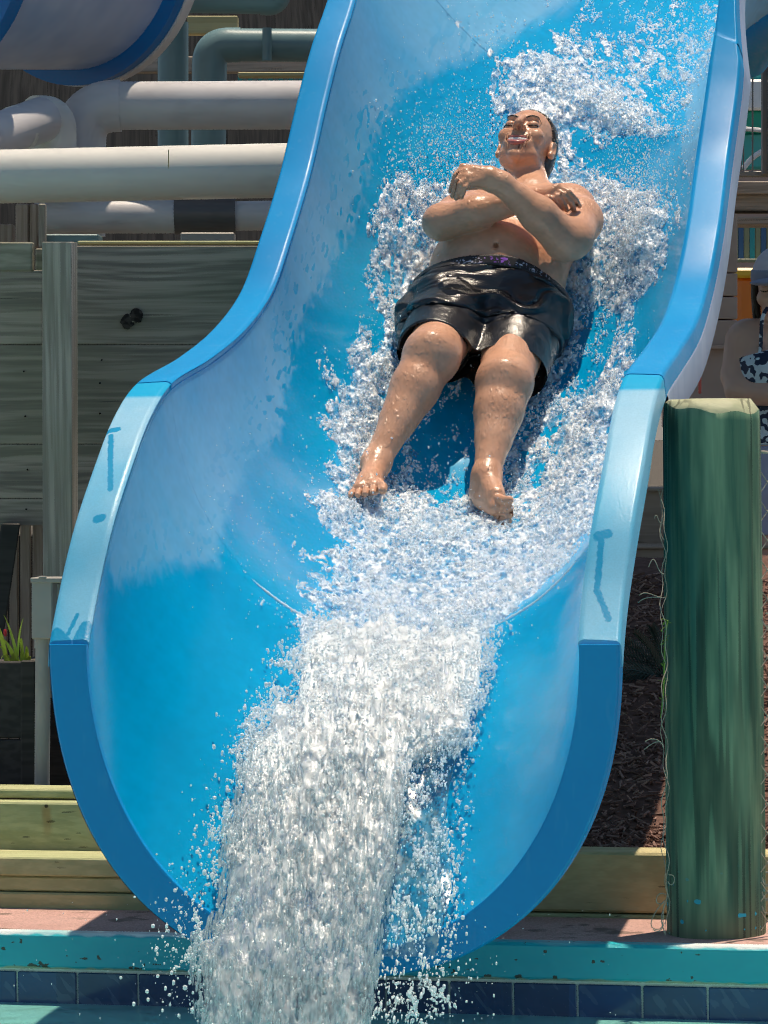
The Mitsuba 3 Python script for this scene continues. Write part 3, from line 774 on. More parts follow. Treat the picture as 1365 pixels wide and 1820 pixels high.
principled('mat_grass', lambda p, n, uv: mix((0.30, 0.45, 0.05), (0.62, 0.66, 0.12), fb(p.x * 30, p.y * 30, p.z * 30)), 0.5)
principled('mat_cycad', lambda p, n, uv: mix((0.02, 0.045, 0.04), (0.05, 0.09, 0.075), fb(p.x * 30, p.y * 30, p.z * 30)), 0.35)
principled('mat_vine', lambda p, n, uv: mix((0.10, 0.22, 0.03), (0.28, 0.42, 0.06), fb(p.x * 60, p.y * 60, p.z * 60)), 0.45)
principled('mat_twine', lambda p, n, uv: mix((0.22, 0.19, 0.14), (0.50, 0.46, 0.38), fb(p.x * 90, p.y * 90, p.z * 90)), 0.85)
principled('mat_orange_cloth', lambda p, n, uv: mix((0.20, 0.05, 0.02), (0.50, 0.16, 0.07), fb(p.x * 60, p.y * 60, p.z * 60)), 0.8)
principled('mat_bag', (0.010, 0.011, 0.016), 0.4)
principled('mat_flower', (0.6, 0.03, 0.04), 0.5)
say('grassy_plant', 'bright green grassy plant with arching blades in the planter', 'plant')
for i, (u0, u1, v1, u2, v2) in enumerate(((28, 30, 1120, 39, 1098), (30, 22, 1130, 4, 1092), (26, 14, 1140, -2, 1132), (20, 8, 1150, 0, 1170), (40, 34, 1130, 35, 1134), (44, 46, 1150, 44, 1148), (34, 36, 1150, 38, 1142), (48, 50, 1160, 52, 1168), (22, 18, 1160, 24, 1160), (44, 48, 1148, 42, 1160), (14, 4, 1140, -12, 1150), (10, 0, 1120, -10, 1105))):
    put('grassy_plant__blade', blade([P(u0, 1182, 10.43), P(u1, v1, 10.42), P(u2, v2, 10.38)], 0.0035 + 0.0012 * (i % 3), rng.uniform(-.5, .5)), 'mat_grass', smooth=True)
put('red_flower', tube([P(6.5, 1118, 10.6), P(6, 1124, 10.6), P(7, 1131, 10.6)], np.array([.003, .005, .003]), 8), 'mat_flower', 'tiny red flower bud in the shade beside the grassy plant', 'flower', smooth=True)
say('cycad', 'dark spiky fronds of a low plant between slide and post', 'plant')
cb = P(1178, 1205, 10.7)
for i in range(8):
    a = math.radians(100 + i * 17)
    tip = cb + np.array([math.cos(a) * 0.19, rng.uniform(-.12, .02), 0.03 + math.sin(a) * 0.11])
    lf = []
    mid = (cb + tip) / 2 + [0, -0.02, 0.04]
    for q in np.linspace(0.15, 1, 16):
        c = (1 - q) ** 2 * cb + 2 * q * (1 - q) * mid + q * q * tip
        dirn = (tip - cb) / np.linalg.norm(tip - cb)
        for s in (-1, 1):
            sd = np.cross(dirn, [0, -1, 0.3]) * s
            e = c + (sd * 0.6 + dirn * 0.7) * 0.055 * (1.1 - 0.7 * q)
            lf.append(blade([c, (c + e) / 2 + [0, -0.004, 0.006], e], 0.0028, 0.6 * s))
    put('cycad__frond', cat(lf + [tube([cb, mid * 0.5 + (cb + tip) * 0.25, tip], 0.002, 6)]), 'mat_cycad', smooth=True)
say('vine', 'thin climbing vine with small green leaves up the left side of the post', 'plant')
put('vine__stem', tube([P(1172, 1275, 9.0), P(1176, 1230, 8.93), P(1178, 1180, 8.9), P(1180, 1130, 8.9), P(1184, 1103, 8.88)], 0.0022, 7, n=40), 'mat_vine', smooth=True)
for i in range(22):
    v = rng.uniform(1100, 1265); c = P(1178 + rng.normal(0, 3), v, 8.9)
    e = c + np.array([rng.uniform(-.014, .014), rng.uniform(-.012, .0), rng.uniform(-.004, .012)])
    put('vine__leaf', blade([c, (c + e) / 2 + [0, 0, .003], e], rng.uniform(.002, .0045), rng.uniform(0, 3)), 'mat_vine', smooth=True)
say('netting', 'frayed twine netting hanging along both sides of the green post', 'netting')
tw = []
for k in range(2):
    vv = np.arange(870, 1665, 12)
    tw.append(tube([P(1176 + 5 * math.sin(v / 31 + k * 2) + 3 * math.sin(v / 11 + k) + (v - 900) * 0.006, v, 8.86 + 0.02 * math.sin(v / 23 + k)) for v in vv if k < 2 or v > 1250], 0.0009 + 0.0003 * k, 6))
put('netting__hanging_twine', cat(tw), 'mat_twine', smooth=True)
ends = []
for pts in (((1178, 1062), (1160, 1058), (1143, 1054), (1133, 1058)), ((1172, 1062), (1150, 1062), (1138, 1066), (1132, 1071)), ((1178, 1020), (1165, 1005), (1160, 995), (1150, 1008)), ((1176, 1328), (1165, 1315), (1152, 1314), (1144, 1318)), ((1172, 1318), (1160, 1320), (1150, 1326), (1142, 1332)),
            ((1176, 930), (1168, 925), (1164, 916), (1160, 922)), ((1178, 960), (1172, 950), (1174, 925), (1178, 905)), ((1180, 1590), (1166, 1592), (1164, 1602), (1178, 1604)), ((1180, 1600), (1160, 1625), (1158, 1650), (1168, 1652), (1176, 1625), (1180, 1605)), ((1178, 1640), (1166, 1655), (1158, 1652)), ((1186, 1555), (1196, 1562), (1192, 1572), (1184, 1566))):
    ends.append(tube([P(u, v, 8.84) for u, v in pts], 0.0012, 6, n=16))
for m in ends:
    put('netting__loose_end', m, 'mat_twine', smooth=True)
mesh_ = []
for v in range(840, 1640, 52):
    for a, b in ((v, v + 40), (v + 34, v - 6)):
        mesh_.append(tube([P(1350, a, 8.95), P(1376, b, 9.0)], 0.0012, 6))
for v in (1100, 1560, 1585, 1610):
    mesh_.append(tube([P(1352, v, 8.93), P(1362, v + 12, 8.93), P(1368, v - 4, 8.93), P(1358, v - 10, 8.93)], 0.0016, 6, n=16))
put('netting__mesh', cat(mesh_), 'mat_twine', smooth=True)
put('top_wire', tube([P(1350, 803, 8.95), P(1380, 806, 8.95)], 0.0035, 8), 'mat_twine', 'grey horizontal wire at the right of the post', 'wire')


def pillow(c, r, seed):
    m = trimesh.creation.icosphere(4)
    v = m.vertices
    v = np.sign(v) * np.abs(v) ** 0.75
    v = v * r * (1 + 0.16 * (fbm(m.vertices * 2.2, 3, seed)[:, None] - 0.5))
    return trimesh.Trimesh(v + c, m.faces, process=False)


say('black_bag', 'black bag with shoulder strap lying on mulch behind the post', 'bag')
put('black_bag__body', pillow(P(1153, 1140, 11.6), np.array([0.075, 0.07, 0.042]), 4), 'mat_bag', smooth=True)
put('black_bag__strap', tube([P(1125, 1130, 11.55), P(1142, 1100, 11.5), P(1165, 1070, 11.5), P(1185, 1045, 11.5)], 0.012, 10, n=20), 'mat_bag', smooth=True)
put('black_bag__trim', tube([P(1140, 1122, 11.50), P(1160, 1117, 11.48), P(1180, 1120, 11.5)], 0.003, 8, n=12), 'mat_pvc_dark', smooth=True)
principled('mat_towel', (lambda p, n, uv: mix((0.08, 0.08, 0.10), (0.60, 0.58, 0.62), sm(0.46, 0.54, fb(p.x * 40, p.y * 40, p.z * 40)))), 0.8)
put('patterned_bag', pillow(P(1392, 1065, 11.9), np.array([0.075, 0.07, 0.085]), 9), 'mat_towel', 'grey and white patterned bag right of the post', 'bag', smooth=True)
put('orange_towel', pillow(P(1172, 1098, 11.75), np.array([0.035, 0.05, 0.03]), 6), 'mat_orange_cloth', 'dull orange cloth stuffed behind the black bag', 'towel', smooth=True)

# ------------------------------------------------------------------ the rider
def unit(v):
    v = np.asarray(v, float)
    return v / np.linalg.norm(v)


class Field:
    """A signed distance field on a grid in a frame of its own; primitives are blended in with a smooth minimum."""

    def __init__(self, origin, axes, lo, hi, step):
        self.o, self.R = np.asarray(origin, float), np.asarray(axes, float)
        self.ax = [np.arange(a, b + step, step) for a, b in zip(lo, hi)]
        self.D = {}

    def loc(self, p):
        return (np.asarray(p, float) - self.o) @ self.R.T

    def group(self, g):
        if g not in self.D:
            self.D[g] = np.full([len(a) for a in self.ax], 1.0, np.float32)
        return self.D[g]

    def view(self, lo, hi):
        s = tuple(slice(max(0, np.searchsorted(a, l)), max(0, np.searchsorted(a, h))) for a, l, h in zip(self.ax, lo, hi))
        X = np.stack(np.meshgrid(*[a[q] for a, q in zip(self.ax, s)], indexing='ij'), -1).astype(np.float32)
        return s, X

    def blend(self, g, s, d, k, cut=False):
        A = self.group(g)
        a = A[s]
        if cut:
            d = -d
            h = np.clip(0.5 - 0.5 * (a - d) / k, 0, 1)
            A[s] = a * (1 - h) + d * h + k * h * (1 - h)
        else:
            h = np.clip(0.5 + 0.5 * (a - d) / k, 0, 1)
            A[s] = a * (1 - h) + d * h - k * h * (1 - h)

    def cone(self, g, p0, r0, p1, r1, k=0.02, cut=False, flat=None):
        a, b = self.loc(p0), self.loc(p1)
        m = max(r0, r1) + k + 0.02
        s, X = self.view(np.minimum(a, b) - m, np.maximum(a, b) + m)
        ab = b - a
        t = np.clip(((X - a) @ ab) / max(ab @ ab, 1e-9), 0, 1)
        d = np.linalg.norm(X - a - t[..., None] * ab, axis=-1) - (r0 + (r1 - r0) * t)
        self.blend(g, s, d.astype(np.float32), k, cut)

    def ell(self, g, c, M, r, k=0.015, cut=False):
        """An ellipsoid: M has its three axes as rows (world), r its radii."""
        c, M, r = self.loc(c), np.asarray(M) @ self.R.T, np.asarray(r, float)
        m = max(r) + k + 0.02
        s, X = self.view(c - m, c + m)
        q = (X - c) @ M.T
        k0 = np.linalg.norm(q / r, axis=-1)
        k1 = np.linalg.norm(q / r ** 2, axis=-1)
        d = np.where(k1 > 1e-6, k0 * (k0 - 1) / np.maximum(k1, 1e-6), -min(r))
        self.blend(g, s, d.astype(np.float32), k, cut)

    def mesh(self, F, smooth=4):
        m = nets(F, *self.ax)
        if smooth:
            m = trimesh.Trimesh(m.vertices, m.faces, process=False)
            trimesh.smoothing.filter_taubin(m, lamb=0.5, nu=0.52, iterations=smooth)
        return trimesh.Trimesh(np.asarray(m.vertices) @ self.R + self.o, m.faces, process=False)


def biggest(m):
    from scipy.sparse import coo_matrix
    from scipy.sparse.csgraph import connected_components
    f = np.asarray(m.faces)
    n, lab = connected_components(coo_matrix((np.ones(len(f) * 2), (np.r_[f[:, 0], f[:, 1]], np.r_[f[:, 1], f[:, 2]])), shape=(len(m.vertices),) * 2), directed=False)
    c = np.bincount(lab).argmax()
    keep = lab == c
    re = np.cumsum(keep) - 1
    return trimesh.Trimesh(np.asarray(m.vertices)[keep], re[f[keep[f[:, 0]]]], process=False)


def smin(a, b, k):
    h = np.clip(0.5 + 0.5 * (a - b) / k, 0, 1)
    return a * (1 - h) + b * h - k * h * (1 - h)


SLOPE = math.radians(45)
e1 = np.array([0.12, math.cos(SLOPE), math.sin(SLOPE)]); e1 /= np.linalg.norm(e1)
e2 = unit(np.array([1, -0.15, 0]) - e1 * (e1 @ np.array([1, -0.15, 0])))
e3 = np.cross(e1, e2); e3 = -e3 if e3[1] > 0 else e3
FR = np.stack([e1, e2, e3])
ORG = P(870, 540, 11.2)
BD = Field(ORG, FR, (-1.04, -0.37, -0.22), (0.78, 0.37, 0.45), 0.0036)
BD.ax[0] = np.concatenate([np.arange(-1.04, -0.84, 0.0032), np.arange(-0.84, 0.10, 0.0052), np.arange(0.10, 0.78, 0.0030)])
Pp = P
# torso
t = 'torso'
pel = [P(815, 545, 11.20), P(925, 562, 11.18)]
wst = [P(832, 478, 11.29), P(934, 484, 11.28)]
rib = [P(862, 412, 11.36), P(962, 412, 11.35)]
sho = [P(872, 372, 11.41), P(1008, 376, 11.40)]
for a, b in ((pel[0], pel[1]),): BD.cone(t, a, 0.125, b, 0.125, 0.02)
BD.cone(t, wst[0], 0.098, wst[1], 0.098, 0.05)
BD.cone(t, rib[0], 0.105, rib[1], 0.105, 0.06)
BD.cone(t, sho[0], 0.075, sho[1], 0.075, 0.06)
for i in (0, 1):
    BD.cone(t, pel[i], 0.12, wst[i], 0.10, 0.05)
    BD.cone(t, wst[i], 0.098, rib[i], 0.105, 0.05)
    BD.cone(t, rib[i], 0.10, sho[i], 0.07, 0.05)
BD.ell(t, P(880, 455, 11.20), FR, (0.125, 0.135, 0.092), 0.05)
BD.ell(t, P(905, 400, 11.27), FR, (0.08, 0.075, 0.045), 0.04)
BD.ell(t, P(958, 402, 11.27), FR, (0.08, 0.075, 0.045), 0.04)
BD.cone(t, P(879, 437, 11.00), 0.007, P(879, 437, 11.13), 0.007, 0.012, True)      # navel
# neck and head, in the head's own frame
HC = P(933, 257, 11.57)
hf = unit([-0.20, -0.76, 0.62])
hu = np.array([0.22, 0.60, 0.72]); hu = unit(hu - hf * (hu @ hf))
hr = np.cross(hf, hu); hr = hr if hr[0] > 0 else -hr
HM = np.stack([hr, hu, hf])
HS = 1.02
def build_head(B, g, HC, HM, HS, smile=1.0):
    hp = lambda x, y, z: HC + (np.array([x, y, z]) * HS) @ HM
    hd = lambda c, r, k=0.015, cut=False: B.ell(g, hp(*c), HM, np.array(r) * HS, k, cut)
    hd((0, 0.025, -0.018), (0.079, 0.092, 0.100))
    hd((0, -0.040, 0.028), (0.060, 0.080, 0.064), 0.03)
    hd((0, -0.106, 0.072), (0.021, 0.017, 0.019), 0.028)
    for s in (-1, 1):
        hd((s * 0.044, -0.026, 0.064), (0.025, 0.026, 0.024), 0.016)              # cheek, raised by the smile
        hd((s * 0.040, -0.088, 0.036), (0.018, 0.016, 0.030), 0.03)               # jaw line
        hd((s * 0.025, 0.033, 0.080), (0.025, 0.009, 0.012), 0.012)               # brow
        hd((s * 0.034, 0.008, 0.104), (0.021, 0.014, 0.017), 0.008, True)         # socket
        hd((s * 0.034, 0.006, 0.078), (0.0175, 0.0130, 0.0150), 0.003)            # closed lid
        hd((s * 0.081, -0.014, -0.010), (0.010, 0.031, 0.019), 0.006)             # ear
        hd((s * 0.088, -0.010, -0.003), (0.006, 0.018, 0.010), 0.005, True)
        hd((s * 0.080, -0.040, -0.002), (0.009, 0.011, 0.011), 0.006)
    B.cone(g, hp(0, 0.026, 0.090), 0.0085 * HS, hp(0, -0.016, 0.116), 0.0115 * HS, 0.009)
    for s in (-1, 1):
        hd((s * 0.0130, -0.022, 0.100), (0.0095, 0.008, 0.012), 0.006)
        hd((s * 0.0078, -0.030, 0.108), (0.0048, 0.008, 0.006), 0.0025, True)     # nostril
        B.cone(g, hp(s * 0.021, -0.026, 0.100), 0.0025, hp(s * 0.044, -0.054, 0.080), 0.0025, 0.008, True)   # smile fold
    mouth = lambda x, dy=0.0, dz=0.0: hp(x, -0.066 + 15.0 * smile * x * x + dy, 0.097 - 17.0 * x * x + dz)
    hd((0, -0.062, 0.078), (0.037, 0.024, 0.018), 0.02)
    xs = np.linspace(-0.031, 0.031, 11)
    for a, b in zip(xs[:-1], xs[1:]):
        B.cone(g, mouth(a), (0.0078 + 0.0058 * smile) * (1 - (a / 0.034) ** 2) ** 0.5, mouth(b), (0.0078 + 0.0058 * smile) * (1 - (b / 0.034) ** 2) ** 0.5, 0.003, True)
    return hp, mouth


def face_parts(B, g, hp, mouth, root):
    from scipy.interpolate import RegularGridInterpolator
    G = RegularGridInterpolator(B.ax, B.D[g], bounds_error=False, fill_value=1.0)

    def surf(x, y, lift):
        z = np.arange(0.16, 0.0, -0.0008)
        f = G(B.loc(np.stack([hp(x, y, q) for q in z])))
        return hp(x, y, z[np.argmax(f < 0)] + lift)
    lx = np.linspace(-0.034, 0.034, 17)
    tap = lambda r: np.maximum(r * (1 - (lx / 0.0355) ** 2) ** 0.6, 0.001)
    put(root + '__lip', tube([mouth(x, 0.0125 - 10.4 * x * x, 0.0015) for x in lx], tap(0.0034), 10), 'mat_lips', smooth=True)
    put(root + '__lip', tube([mouth(x, -0.0125 + 10.4 * x * x, 0.0005) for x in lx], tap(0.0072), 10), 'mat_lips', smooth=True)
    put(root + '__teeth', tube([mouth(x, 0.0040 - 2 * x * x, -0.0060) for x in np.linspace(-0.026, 0.026, 11)], 0.0078, 10), 'mat_teeth', smooth=True)
    for s in (-1, 1):
        xs = np.linspace(0.011, 0.052, 12)
        arc = [surf(s * x, 0.027 + 0.006 * math.sin((x - 0.011) / 0.041 * 2.6), 0.0002) for x in xs]
        put(root + '__eyebrow', tube(arc, np.array([.0010, .0018, .0022, .0024, .0024, .0022, .0021, .0018, .0016, .0013, .0010, .0006]), 8), 'mat_hair', smooth=True)
        xs = np.linspace(0.019, 0.050, 11)
        arc = [surf(s * x, 0.0010 - 0.0045 * math.sin((x - 0.019) / 0.031 * math.pi), 0.0004) for x in xs]
        put(root + '__eyelash', tube(arc, 0.0020, 6), 'mat_hair', smooth=True)


hp, mouth = build_head(BD, 'head', HC, HM, HS)
BD.cone('head', hp(0, -0.05, -0.035), 0.054, P(942, 348, 11.46), 0.062, 0.02)
BD.cone('head', P(925, 352, 11.42), 0.05, P(880, 372, 11.42), 0.05, 0.04)
BD.cone('head', P(955, 352, 11.42), 0.05, P(1000, 374, 11.41), 0.05, 0.04)


def finger(g, pts, r0, r1, k=0.0025):
    r = np.linspace(r0, r1, len(pts))
    for a, b, ra, rb in zip(pts, pts[1:], r, r[1:]):
        BD.cone(g, a, ra, b, rb, k)


# the rider's right arm (left in the picture), under the other forearm
g = 'arm_a'
BD.cone(g, P(868, 368, 11.38), 0.066, P(815, 382, 11.27), 0.060, 0.03)
BD.cone(g, P(815, 384, 11.27), 0.062, P(782, 393, 11.205), 0.052, 0.03)
BD.cone(g, P(780, 397, 11.20), 0.050, P(840, 378, 11.16), 0.050, 0.02)
BD.cone(g, P(840, 378, 11.16), 0.050, P(950, 349, 11.14), 0.031, 0.02)
BD.ell(g, P(970, 345, 11.125), FR, (0.036, 0.042, 0.016), 0.012)
kn = [(989, 333, 11.115), (982, 337, 11.11), (975, 341, 11.108), (969, 346, 11.108)]
tp = [(1027, 366, 11.16), (1017, 371, 11.155), (1004, 373, 11.15), (994, 374, 11.15)]
for i, (a, b) in enumerate(zip(kn, tp)):
    a, b = np.array(a, float), np.array(b, float)
    m1, m2 = a + (b - a) * 0.42 + [3, -5, -0.03], a + (b - a) * 0.75 + [3, -3, -0.022]
    BD.cone(g, P(955, 347, 11.13), 0.016, P(*a), 0.0125, 0.012)
    finger(g, [P(*a), P(*m1), P(*m2), P(*b)], 0.0100, 0.0075, 0.0015)
finger(g, [P(958, 352, 11.125), P(966, 356, 11.10), P(972, 352, 11.085)], 0.013, 0.0095, 0.006)
# the left arm (right in the picture), on top
g = 'arm_b'
BD.cone(g, P(1012, 376, 11.39), 0.070, P(1026, 392, 11.28), 0.066, 0.03)
BD.cone(g, P(1026, 392, 11.28), 0.066, P(1018, 418, 11.15), 0.060, 0.03)
BD.ell(g, P(1008, 430, 11.12), FR, (0.050, 0.062, 0.05), 0.03)
BD.cone(g, P(1000, 425, 11.11), 0.060, P(955, 382, 11.06), 0.052, 0.03)
BD.cone(g, P(955, 382, 11.06), 0.052, P(888, 326, 11.03), 0.032, 0.02)
BD.cone(g, P(888, 326, 11.03), 0.033, P(868, 316, 11.03), 0.032, 0.02)
BD.cone(g, P(868, 313, 11.03), 0.026, P(838, 304, 11.02), 0.018, 0.015)
BD.cone(g, P(868, 325, 11.03), 0.026, P(838, 318, 11.02), 0.018, 0.015)
kn = [(820, 297, 11.035), (823, 306, 11.012), (828, 315, 10.998), (834, 325, 10.995)]
tp = [(798, 340, 11.045), (801, 349, 11.025), (808, 353, 11.012), (817, 351, 11.01)]
for i, (a, b) in enumerate(zip(kn, tp)):
    a, b = np.array(a, float), np.array(b, float)
    m1, m2 = a + (b - a) * 0.40 + [-4, -2, -0.018], a + (b - a) * 0.74 + [-2, 0, -0.015]
    BD.cone(g, P(866, 314 + 3 * i, 11.025), 0.016, P(*a), 0.0120, 0.012)
    finger(g, [P(*a), P(*m1), P(*m2), P(*b)], 0.0098, 0.0072, 0.0015)
finger(g, [P(866, 330, 11.04), P(842, 330, 11.06), P(830, 333, 11.07)], 0.013, 0.009, 0.006)
# legs
KL, KR = P(765, 632, 10.80), P(894, 680, 10.79)
AL, AR = P(666, 822, 10.585), P(862, 846, 10.58)
for g, hip, kn_, an, cf in (('leg_a', pel[0], KL, AL, (6, 0, 0.035)), ('leg_b', pel[1], KR, AR, (2, 0, 0.035))):
    BD.cone(g, hip, 0.106, kn_, 0.074, 0.03)
    BD.ell(g, kn_ + e3 * 0.0, FR, (0.070, 0.073, 0.070), 0.03)
    mid = kn_ + (an - kn_) * 0.30
    BD.cone(g, kn_, 0.070, mid, 0.066, 0.03)
    BD.cone(g, mid + [0, 0.022, 0], 0.064, kn_ + (an - kn_) * 0.62 + [0, 0.012, 0], 0.050, 0.03)
    BD.cone(g, mid, 0.060, an, 0.036, 0.02)
    # knee cap and shin
    BD.ell(g, kn_ + np.array([-0.004, -0.055, 0.012]), np.eye(3), (0.038, 0.020, 0.046), 0.035)
# feet
g = 'leg_a'
BD.cone(g, AL, 0.039, P(664, 838, 10.63), 0.034, 0.02)
BD.cone(g, AL + [0, 0.0, -0.005], 0.036, P(654, 858, 10.47), 0.028, 0.02)
BD.cone(g, P(656, 855, 10.48), 0.030, P(662, 866, 10.43), 0.022, 0.02)
BD.cone(g, P(652, 858, 10.48), 0.028, P(636, 868, 10.43), 0.020, 0.02)
for i, (u, v, r) in enumerate(((678, 866, .0135), (661, 870, .0096), (647, 873, .0092), (634, 875, .0086), (621, 876, .0080))):
    finger(g, [P(u - (u - 655) * 0.35, v - 9, 10.44), P(u, v, 10.40), P(u - 1, v + 5, 10.385)], r, r * 0.95, 0.002)
g = 'leg_b'
BD.cone(g, AR, 0.039, P(853, 874, 10.60), 0.036, 0.02)
BD.cone(g, AR + [0, 0, -0.005], 0.036, P(878, 880, 10.49), 0.028, 0.02)
BD.cone(g, P(858, 886, 10.56), 0.034, P(880, 902, 10.47), 0.026, 0.02)
for i, (u, v, r) in enumerate(((896, 890, .0135), (899, 904, .0096), (899, 916, .0092), (897, 927, .0086), (892, 937, .0080))):
    finger(g, [P(u - 16, v - 5, 10.47), P(u, v, 10.43), P(u + 6, v - 1, 10.425)], r, r * 0.95, 0.002)

D = BD.D
body = smin(D['torso'], D['head'], 0.012)
body = smin(body, smin(D['leg_a'], D['leg_b'], 0.004), 0.02)
arms = smin(D['arm_a'], D['arm_b'], 0.0035)
body = smin(body, arms, 0.006)
skin_mesh = biggest(BD.mesh(body))


def skin_col(p, n, uv):
    c = mix((0.49, 0.235, 0.135), (0.66, 0.375, 0.245), fb(p.x * 16, p.y * 16, p.z * 16))
    c = c * (0.9 + 0.2 * fb(p.x * 90, p.y * 90, p.z * 90))
    return c


principled('mat_skin', skin_col, lambda p, n, uv: 0.20 + 0.25 * fb(p.x * 30, p.y * 30, p.z * 12), lambda p, n, uv: 0.0012 * fb(p.x * 130, p.y * 130, p.z * 45) + 0.0010 * sm(0.62, 0.75, nz(p.x * 170, p.y * 170, p.z * 55)), 1.0, specular=0.4, clearcoat=0.25, clearcoat_gloss=0.9)
principled('mat_lips', (0.46, 0.15, 0.13), 0.3)
principled('mat_teeth', (0.80, 0.77, 0.72), 0.2)
principled('mat_hair', lambda p, n, uv: mix((0.010, 0.007, 0.005), (0.05, 0.032, 0.022), fb(p.x * 150, p.y * 30, p.z * 150)), 0.35, lambda p, n, uv: 0.004 * fb(p.x * 160, p.y * 40, p.z * 160))
RD = 'person'
say(RD, 'person in black swim shorts sliding feet first with arms crossed, head tipped back', 'person')
put(RD + '__body', skin_mesh, 'mat_skin', smooth=True)
face_parts(BD, 'head', hp, mouth, RD)
HF = Field(HC, HM, (-0.13, -0.13, -0.16), (0.13, 0.16, 0.13), 0.004)
HF.ell('h', hp(0, 0.024, -0.021), HM, np.array((0.0865, 0.0985, 0.106)) * HS)
HF.ell('h', hp(0, -0.035, -0.065), HM, np.array((0.070, 0.075, 0.052)) * HS, 0.03)
X = np.stack(np.meshgrid(*HF.ax, indexing='ij'), -1) / HS
edge = np.maximum(X[..., 2] - (0.034 - 0.42 * np.clip(0.085 - X[..., 1], 0, 1) + 0.25 * np.clip(X[..., 1] - 0.085, 0, 1)) + 0.006 * (vnoise(X * 70) - .5), -1)
hair = np.maximum(HF.D['h'] + 0.004 * (vnoise(X * [140, 30, 60]) - 0.5), edge)
put(RD + '__hair', biggest(HF.mesh(hair.astype(np.float32), 3)), 'mat_hair', 'short wet dark hair', smooth=True)

# the swim shorts: a loose shell over hips and thighs, open at the knees
SH = Field(ORG, FR, (-0.34, -0.38, -0.2), (0.16, 0.36, 0.34), 0.0036)
g = 's'
hemL, hemR = P(770, 628, 10.89), P(896, 677, 10.88)
SH.cone(g, pel[0], 0.142, pel[1], 0.142, 0.02)
SH.cone(g, wst[0], 0.112, wst[1], 0.112, 0.05)
SH.cone(g, pel[0], 0.138, hemL, 0.110, 0.035)
SH.cone(g, pel[1], 0.138, hemR, 0.108, 0.035)
SH.cone(g, P(955, 515, 11.24), 0.05, P(978, 588, 11.10), 0.030, 0.03)
SH.cone(g, P(772, 510, 11.24), 0.05, P(725, 552, 11.12), 0.028, 0.03)
SH.cone(g, P(725, 545, 11.13), 0.026, P(712, 600, 11.02), 0.020, 0.03)
SH.ell(g, P(880, 470, 11.19), FR, (0.12, 0.145, 0.098), 0.05)
Xw = np.stack(np.meshgrid(*SH.ax, indexing='ij'), -1) @ FR + ORG
F = SH.D[g]
loc = Xw - ORG
fold = np.abs(vnoise(np.stack([loc @ e1 * 26 + 6 * vnoise(loc * 9), loc @ e2 * 5, loc @ e3 * 8], -1)) - 0.5) * 2
lowp = np.clip(((loc @ e1) + 0.10) / 0.1, 0, 1)
hemd = np.minimum(np.linalg.norm(Xw - hemL, axis=-1), np.linalg.norm(Xw - hemR, axis=-1))
F = F + (np.clip((hemd - 0.11) / 0.08, 0.0, 1) * 0.026 * (0.5 - fold) * (0.3 + 0.7 * lowp)).astype(np.float32) + (np.clip((hemd - 0.11) / 0.08, 0.0, 1) * 0.005 * (vnoise(loc * 38) - 0.5)).astype(np.float32)
# waist cut, hem cuts
wa, wb, wc = P(783, 478, 11.25), P(880, 463, 11.10), P(978, 502, 11.22)
wn = unit(e1 * 1.0 - e3 * 0.05 + e2 * 0.10)
wcurve = (Xw - wb) @ wn - 0.010 * np.sin(((Xw - wb) @ e2) * 9)
F = np.maximum(F, wcurve.astype(np.float32))
hem = np.full(F.shape, -1.0, np.float32)
for hpnt, hip in ((hemL, pel[0]), (hemR, pel[1])):
    dirn = unit(hpnt - hip)
    q = Xw - hpnt
    along = q @ dirn
    rad = np.linalg.norm(q - along[..., None] * dirn, axis=-1)
    F = np.maximum(F, np.where(rad < 0.15, along - 0.012, -1).astype(np.float32))
    F = np.maximum(F, np.where(along > -0.06, -(rad - (0.100 - 0.25 * np.clip(-along, 0, 1))), -1).astype(np.float32))
shorts = biggest(SH.mesh(F, 3))
pa, pb_, pc = P(706, 592, 11.06), P(868, 566, 10.98), P(1006, 622, 11.08)
ln = unit(np.cross(pb_ - pa, pc - pa))
ln = ln if (P(880, 480, 11.1) - pb_) @ ln > 0 else -ln
lfold = np.abs(vnoise(np.stack([loc @ e1 * 34 + 5 * vnoise(loc * 11, 5), loc @ e2 * 6, loc @ e3 * 6], -1), 8) - 0.5) * 2
LY = SH.D['s'] - 0.010 + 0.016 * (0.5 - lfold) + 0.006 * (vnoise(loc * 30, 3) - 0.5)
LY = np.maximum(LY, -((Xw - pb_) @ ln) + 0.008 * np.sin(((Xw - pb_) @ e2) * 22 + 1) - 0.004)
LY = np.maximum(np.maximum(LY, wcurve + 0.030), -(SH.D['s'] + 0.012)).astype(np.float32)
principled('mat_shorts', lambda p, n, uv: C3(0.011, 0.011, 0.013) * (0.8 + 0.4 * fb(p.x * 60, p.y * 60, p.z * 60)), lambda p, n, uv: 0.16 + 0.25 * fb(p.x * 25, p.y * 25, p.z * 60), lambda p, n, uv: 0.002 * fb(p.x * 40, p.y * 60, p.z * 90) + 0.0006 * nz(p.x * 600, p.y * 600, p.z * 600), 1.0, specular=0.7)
principled('mat_purple', (0.25, 0.09, 0.42), 0.4)
put(RD + '__swim_shorts__loose_layer', biggest(SH.mesh(LY, 3)), 'mat_shorts', smooth=True)
put(RD + '__swim_shorts', shorts, 'mat_shorts', 'wet glossy black knee length swim shorts', smooth=True)


band = np.maximum(SH.D['s'] - 0.003, np.maximum(wcurve - 0.004, -wcurve - 0.026))


